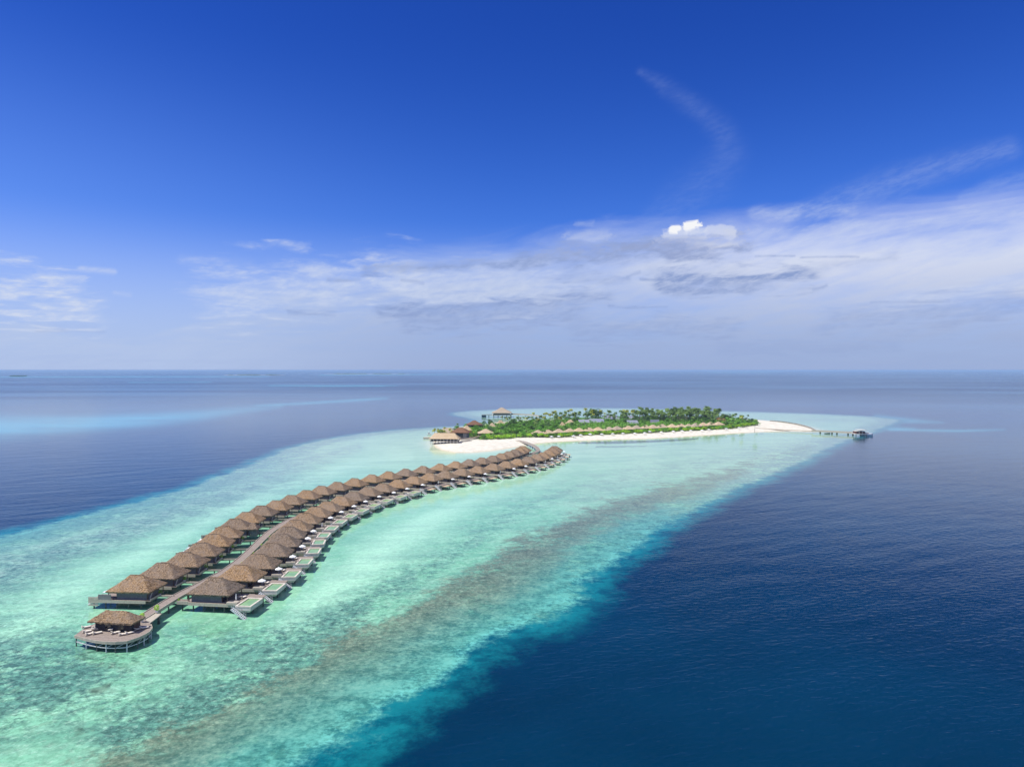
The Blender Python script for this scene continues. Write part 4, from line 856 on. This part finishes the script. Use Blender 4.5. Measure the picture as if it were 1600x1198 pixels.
# ---------------------------------------------------------------- palms and trees
def frondpts(r_, az_, L_, lift, droop):
    P_ = []; 
    for i in range(6):
        t = i/5; rr_ = L_*(t*0.95 - .12*t*t); z = lift*L_*t - droop*L_*t*t
        P_.append(Vector((rr_*math.cos(az_), rr_*math.sin(az_), z)))
    return P_
def palm(name, h, seed, m, lean=0.08):
    r_ = random.Random(seed); root = empty(name); la = r_.uniform(0, 6.28); tx, ty = math.cos(la)*h*lean, math.sin(la)*h*lean
    MB().tube([(0,0,-.5),(tx*.15,ty*.15,h*.35),(tx*.55,ty*.55,h*.72),(tx,ty,h)], [.26,.19,.16,.14], 7).build('trunk', TRUNK, root)
    mb = MB(); top = Vector((tx, ty, h))
    nf = 24
    for k in range(nf):
        a = 2*math.pi*k/nf*2.4 + r_.uniform(-.2, .2); tier = k/nf; L_ = r_.uniform(3.3, 4.4)
        P_ = frondpts(r_, a, L_, .85-1.0*tier+r_.uniform(-.1, .1), .55+.35*r_.random())
        side = Vector((-math.sin(a), math.cos(a), 0))
        for i in range(5):
            w0 = .8*math.sin(math.pi*(.18+.8*i/5)); w1 = .8*math.sin(math.pi*(.18+.8*(i+1)/5))
            p0, p1 = top+P_[i], top+P_[i+1]; mid = (p0+p1)/2
            for s in (-1, 1):
                mb.add([p0, mid, mid+side*s*w0*1.25+(p1-p0)*.45+Vector((0,0,-.38*w0-.1)), p0+side*s*w0+(p1-p0)*.25+Vector((0,0,-.35*w0-.1))], [(0,1,2,3)])
                mb.add([mid, p1, p1+side*s*w1*1.05+(p1-p0)*.3+Vector((0,0,-.38*w1-.1)), mid+side*s*w1*.95+(p1-p0)*.2+Vector((0,0,-.3*w1-.1))], [(0,1,2,3)])
    mb.build('fronds', m, root); return root
def tree(name, h, rad, seed, m, clumps=9, leaves=55, size=.42):
    r_ = random.Random(seed); root = empty(name); mb = MB(); tk = MB(); tk.tube([(0,0,-.5),(r_.uniform(-.2,.2),0,h*.35),(0,r_.uniform(-.3,.3),h*.7)], [.35,.28,.14], 7)
    for k in range(clumps):
        a = r_.uniform(0, 6.28); rr_ = rad*.68*math.sqrt(r_.random()); z = h*r_.uniform(.5, .86)-.12*rr_; c = (rr_*math.cos(a), rr_*math.sin(a), z); s = rad*r_.uniform(.32, .5)
        if k < 5: tk.tube([(0,0,h*.38),(c[0]*.6,c[1]*.6,z*.85)], [.16,.07], 5)
        leafball(mb, leaves, c, (s, s, s*.72), size, r_)
    mb.build('crown', m, root); tk.build('trunk', TRUNK, root); return root
PALMS = [palm('palm_tree', 13+i*1.3, 20+i, PALM if i != 4 else PALMY, .05+.03*i) for i in range(5)]
TREES = [tree('broadleaf_tree', 8.5, 4.6, 31, LEAF), tree('broadleaf_tree', 10, 5.2, 32, LEAFD, 11), tree('broadleaf_tree', 7, 4.4, 33, LEAF), tree('broadleaf_tree', 9, 4.8, 34, LEAFD)]
BUSH = [tree('round_bush', 3.6, 2.6, 41, LEAFB, 6, 40, .3), tree('round_bush', 4.2, 3.0, 42, LEAF, 6, 45, .3)]
used = set()
def puttree(pr, x, y, s, lb, cat, grp, z=1.3, sz=None):
    if id(pr) in used: o = copy_tree(pr)
    else: used.add(id(pr)); o = pr
    o.location = (x, y, z); o.rotation_euler = (0, 0, random.uniform(0, 6.28)); o.scale = (s, s, s*(sz or 1)); tag(o, lb, cat, grp); return o
special = [(1013, 636.8, 'tall palm, left of the two highest crowns of the grove'), (1020.5, 634.6, 'highest palm of the grove, standing above the rest'), (1007, 641, 'palm at the left shoulder of the grove beside the highest crowns'), (995, 639.7, 'slender orange-brown palm standing apart left of the grove'), (1053.6, 638, 'single palm crown poking up in the middle of the grove'),
           (1080, 637.6, 'middle and tallest of three palm crowns right in the grove'), (1075.5, 641, 'left one of three palm crowns right in the grove'), (1085, 639.5, 'right one of three palm crowns right in the grove'), (1095, 639.4, 'palm standing just right of the trio of crowns'), (1066, 642.7, 'lower palm left of the trio of crowns'), (975, 639.8, 'thin palm above the largest blue-grey roof'),
           (1147, 643.8, 'lone dark palm above the round trees at the right'), (1161.4, 646.9, 'palm with yellowed lower fronds near the right tip'), (1179.4, 651.7, 'left of two small palms at the right tip of the wood'), (1183, 653.4, 'right of two small palms at the right tip of the wood'), (1110, 643.8, 'broad palm at the right end of the dense grove'), (900, 640.5, 'palm on the far shore left of the big dark tree'), (716, 659, 'dark palm by the resort roofs at the left'), (689, 669.5, 'palm left of centre among the yellow-green cluster'),
           (866, 646, 'small palm on the far shore beside open water'), (844, 645.6, 'dark palm at the island end of the pavilion bridge')]
for a, b, lb in special:
    hh = 16.5 if b < 652 else 9.5; k = 3 if 'thin' in lb or 'slender' in lb else 2 if 'yellowed' not in lb else 4; pr = PALMS[k]; base_h = (13+k*1.3)+2.6
    p = G(a, b+1.2, hh); puttree(pr, p.x, p.y, (hh-1.3)/base_h, lb, 'palm tree', None)
def scatter(n, box, fn, mind=5.0, lim=4.0):
    got = []; t = 0
    while len(got) < n and t < n*60:
        t += 1; a = random.uniform(box[0], box[2]); b = random.uniform(box[1], box[3]); p = G(a, b, 0)
        if inveg(p.x, p.y) < lim or any((p.x-q[0])**2+(p.y-q[1])**2 < mind*mind for q in got): continue
        if any(abs(p.x-q[0]) < 8 and -14 < q[1]-p.y < 36 for q in hutpos[:21]) or any(abs(p.x-q[0]) < 9 and -10 < q[1]-p.y < 30 for q in hutpos[21:30]) or any(abs(p.x-q[0]) < 9 and -5 < q[1]-p.y < 9 for q in hutpos[30:]): continue
        got.append((p.x, p.y)); fn(p.x, p.y)
    return got
G1 = 'coconut palms of the dense grove'
scatter(165, (998, 656.8, 1128, 665.5), lambda x, y: puttree(PALMS[random.choice((0, 1, 2, 3, 0, 1))], x, y, random.uniform(.72, 1.05), 'green palm within the dense grove right of the blue-grey roofs', 'palm tree', G1), 4.0)
scatter(75, (862, 656.8, 1003, 665), lambda x, y: puttree(PALMS[random.choice((0, 1, 2, 4))], x, y, random.uniform(.55, .9), 'green palm scattered around the blue-grey roofs mid-island', 'palm tree', 'palms around the blue-grey roofs'), 4.5)
scatter(34, (785, 662, 895, 676), lambda x, y: puttree(PALMS[random.choice((0, 1, 2, 4))], x, y, random.uniform(.5, .8), 'palm rising from the green wood left of the beach villas', 'palm tree', 'palms in the left half of the wood'), 6)
scatter(16, (1100, 659, 1175, 667), lambda x, y: puttree(PALMS[random.choice((0, 1, 2))], x, y, random.uniform(.5, .75), 'short palm among bushes near the right tip of the wood', 'palm tree', 'palms near the right tip'), 6)
YP = PALMS[4]
for k in range(16):
    a, b = random.uniform(676, 712), random.uniform(673.5, 678.5); p = G(a, b, 5.5); puttree(YP, p.x, p.y, random.uniform(.3, .48), 'yellow-green palm in the cluster behind the stilted restaurant', 'palm tree', 'yellow-green palms behind the restaurant', z=.8)
for k in range(5):
    a, b = random.uniform(722, 742), random.uniform(676, 680); p = G(a, b, 4.5); puttree(YP, p.x, p.y, random.uniform(.3, .42), 'yellow-green palm between the brown building and the square hut', 'palm tree', 'yellow-green palms by the square hut')
for i, (hx_, hy_) in enumerate(hutpos[:21]):
    if i % 2 == 0: puttree(PALMS[i % 3], hx_+6, hy_-11, .48, f'palm in front of the gap right of the {ORD[i+1]} beach villa', 'palm tree', 'palms between the beach villas')
p = G(924, 636, 19); BT = tree('casuarina_tree', 17, 6.5, 77, LEAFD, 16, 90, .5); puttree(BT, p.x, p.y, 1.0, 'biggest darkest tree, round-topped, on the far shore', 'tree', None); BT.scale = (1, 1, 1)
p = G(935, 640.5, 15); puttree(TREES[1], p.x, p.y, 1.25, 'dark tree leaning against the right of the biggest tree', 'tree', None, sz=1.3)
p = G(1131, 646, 11); puttree(TREES[3], p.x, p.y, 1.15, 'dark round tree left of the lone dark palm', 'tree', None)
p = G(1138, 647.5, 10); puttree(TREES[1], p.x, p.y, 1.05, 'round tree directly under the lone dark palm', 'tree', None)
scatter(85, (745, 663, 900, 684), lambda x, y: puttree(TREES[random.choice((0, 2, 3, 0))], x, y, random.uniform(.6, 1.0), 'round green tree in the thick wood left of the beach villas', 'tree', 'trees of the left wood'), 5.0)
scatter(105, (870, 656.5, 1115, 666), lambda x, y: puttree(TREES[random.choice((0, 1, 2, 3))], x, y, random.uniform(.6, .95), 'green tree growing inland behind the beach villas', 'tree', 'inland trees behind the beach villas'), 4.8)
scatter(34, (1100, 658, 1180, 670), lambda x, y: puttree(TREES[random.choice((0, 2, 3))], x, y, random.uniform(.45, .8), 'green tree on the narrowing right tip of the island', 'tree', 'trees on the right tip'), 5.0)
# bright hedge bushes facing the beach
front = [Vector((*G(a, b, 0)[:2], 0)) for a, b in VEGPX[:15]]; FP = resample(front, 4.6); nb = 0
for i in range(1, len(FP)-1):
    d = (FP[i+1]-FP[i-1]).normalized(); u = Vector((-d.y, d.x, 0))
    for k in range(2):
        q = FP[i]+u*(-0.6+k*4.6+random.uniform(-.8, .8)); nb += 1
        if nb < 150: puttree(BUSH[0 if random.random() < .8 else 1], q.x, q.y, random.uniform(.9, 1.3), 'bright green bush in the hedge lining the beach', 'bush', 'bright bushes of the beach hedge', z=1.1)
for k, (a, b) in enumerate(((712, 681), (718, 682.5), (727, 682), (733, 681), (740, 683), (745, 681), (748, 676), (709, 677), (702, 675), (696, 678.5), (688, 679), (755, 684), (763, 684), (742, 672), (751, 671), (735, 673), (757, 665), (765, 664), (750, 665.5), (728, 669.5), (713, 671))):
    q = G(a, b, 1.5); puttree((BUSH[0], TREES[0], TREES[2])[k % 3], q.x, q.y, (1.3, .75, .7)[k % 3], 'bush', 'tree' if k % 3 else 'bush', 'greenery between the resort buildings', z=1.0)
# undergrowth that nobody could count
def carpet(name, label, n, size, zfun, m, cond):
    mb = MB(); r_ = random.Random(11); X_ = np.array([r_.uniform(-80, 330) for _ in range(n*6)]); Y_ = np.array([r_.uniform(600, 960) for _ in range(n*6)]); sd_ = poly_sdf(X_, Y_, VEGW); c_ = 0
    for x, y, s in zip(X_, Y_, sd_):
        if s < .5 or not cond(x, y, s): continue
        z = zfun(x, y, s); p = Vector((x, y, z)); u = Vector((r_.uniform(-1,1), r_.uniform(-1,1), r_.uniform(-.35,.35))).normalized(); v = u.cross(Vector((r_.uniform(-.6,.6), r_.uniform(-.6,.6), 1))).normalized(); q = size*r_.uniform(.6, 1.3)
        mb.add([p-u*q-v*q*.5, p+u*q*.2-v*q*.7, p+u*q+v*q*.3, p-u*q*.1+v*q*.8], [(0,1,2,3)]); c_ += 1
        if c_ >= n: break
    o = mb.build(name, m); tag(o, label, 'undergrowth', kind='stuff'); return o
hp = np.array(hutpos)
def far_from_roof(x, y, s): d = np.hypot(hp[:, 0]-x, (hp[:, 1]-y)).min(); return d > 7
wob = lambda x, y: math.sin(x*.31+1.3*math.sin(y*.17))*math.sin(y*.27+x*.11)
carpet('undergrowth', 'mixed green undergrowth covering the ground of the wood', 34000, .8, lambda x, y, s: 1.2 + min(max(s*.3, (s-18)*.45) if s > 18 else s*.25, 5.5)*(.65+.35*wob(x, y)) + random.uniform(-.7, .5), LEAF, far_from_roof)
carpet('bright_undergrowth', 'bright green low growth between hedge and villas', 9000, .5, lambda x, y, s: 1.2 + min(s*.5, 2.0)*(.7+.3*wob(x*1.7, y*1.4)) + random.uniform(-.5, .35), LEAFB, lambda x, y, s: s < 20 and (y < 735+.35*x) and far_from_roof(x, y, s))
# ---------------------------------------------------------------- far islets
SAND = MAT['coral_sand']
def islet(px0, px1, py, h, lb, sandy=True, seed=1):
    A_, B_ = G(px0, py, 0), G(px1, py, 0); L_ = B_.x-A_.x; o = empty('islet', ((A_.x+B_.x)/2, A_.y, 0)); tag(o, lb, 'islet'); r_ = random.Random(seed); W_ = A_.y*.03
    n = 40; el_ = [(L_/2*math.cos(t), W_/2*math.sin(t)) for t in [2*math.pi*k/n for k in range(n)]]
    if sandy: MB().prism(el_, -.5, 2.0).build('sand', WHITE if False else mat('islet_sand', lambda p: setp(p, base=mixc(noise(geo(), .01, 2).sm(.4, .6), (.7, .66, .58), (.8, .76, .68)), rough=.95)), o)
    mb = MB(); k = 0
    for k in range(170):
        x = r_.uniform(-.42, .42)*L_; 
        if noise_gap(x/L_*9+seed): continue
        leafball(mb, 7, (x, r_.uniform(-.2, .2)*W_, h*.45), (L_*.018+h*.4, h, h*.5), h*.35, r_)
    mb.build('trees', LEAFD, o)['kind'] = 'stuff'
    return o
noise_gap = lambda v: math.sin(v*1.7)+math.sin(v*2.9+1) < -.75
islet(18, 40, 588.2, 13, 'tiny dark islet at the far left on the horizon', False, 1)
islet(350, 446, 586.3, 13, 'low sandy islet on the horizon left of the longer one', True, 2)
islet(507, 642, 584.6, 15, 'longest low islet with a white sand line on the horizon', True, 3)

# ---------------------------------------------------------------- single out each tree and bush of a group by where it stands
anch = [(math.atan2(x, y), f'the {ORD[i+1]} beach villa') for i, (x, y) in enumerate(hutpos[:21])]
for px_, nm in ((759, 'the square hut'), (785, 'the far water pavilion'), (806, 'the boardwalk landing'), (824, 'the pavilion bridge'), (1136, 'the lone dark palm'), (1155, 'the last beach parasol'), (1174, 'the wooded tip'), (684, 'the stilted restaurant'), (704, 'the long pale roof'), (730, 'the brown building')):
    anch.append((math.atan2((px_-800)/FOC, 1.0), nm))
KN = {'coconut palms of the dense grove': ('grove palms', 1), 'palms around the blue-grey roofs': ('mid-island palms', 0), 'palms in the left half of the wood': ('palms', 0), 'palms near the right tip': ('short palms', 0), 'yellow-green palms behind the restaurant': ('yellow-green palms', 0), 'yellow-green palms by the square hut': ('yellow-green palms', 0),
      'trees of the left wood': ('round trees', 1), 'inland trees behind the beach villas': ('inland trees', 1), 'trees on the right tip': ('trees', 0), 'bright bushes of the beach hedge': ('hedge bushes', 0), 'greenery between the resort buildings': ('resort shrubs', 0)}
cells = {}
bpy.context.view_layer.update()
for o in list(COL.objects):
    g_ = o.get('group')
    if g_ in KN and o.parent is None:
        a = math.atan2(o.location.x, o.location.y); nm = min(anch, key=lambda q: abs(q[0]-a))[1]
        cells.setdefault((g_, nm), []).append((a, o))
for (g_, nm), L_ in cells.items():
    L_.sort(key=lambda q: q[0]); k_ = KN[g_][0]; n = len(L_)
    for i, (a, o) in enumerate(L_):
        if n == 1: o['label'] = f'only one of the {k_} in line with {nm}'
        elif i <= (n-1)//2: o['label'] = f'{ORD[i+1] + " from left" if i else "leftmost"} of the {n} {k_} in line with {nm}'
        else: j = n-1-i; o['label'] = f'{ORD[j+1] + " from right" if j else "rightmost"} of the {n} {k_} in line with {nm}'
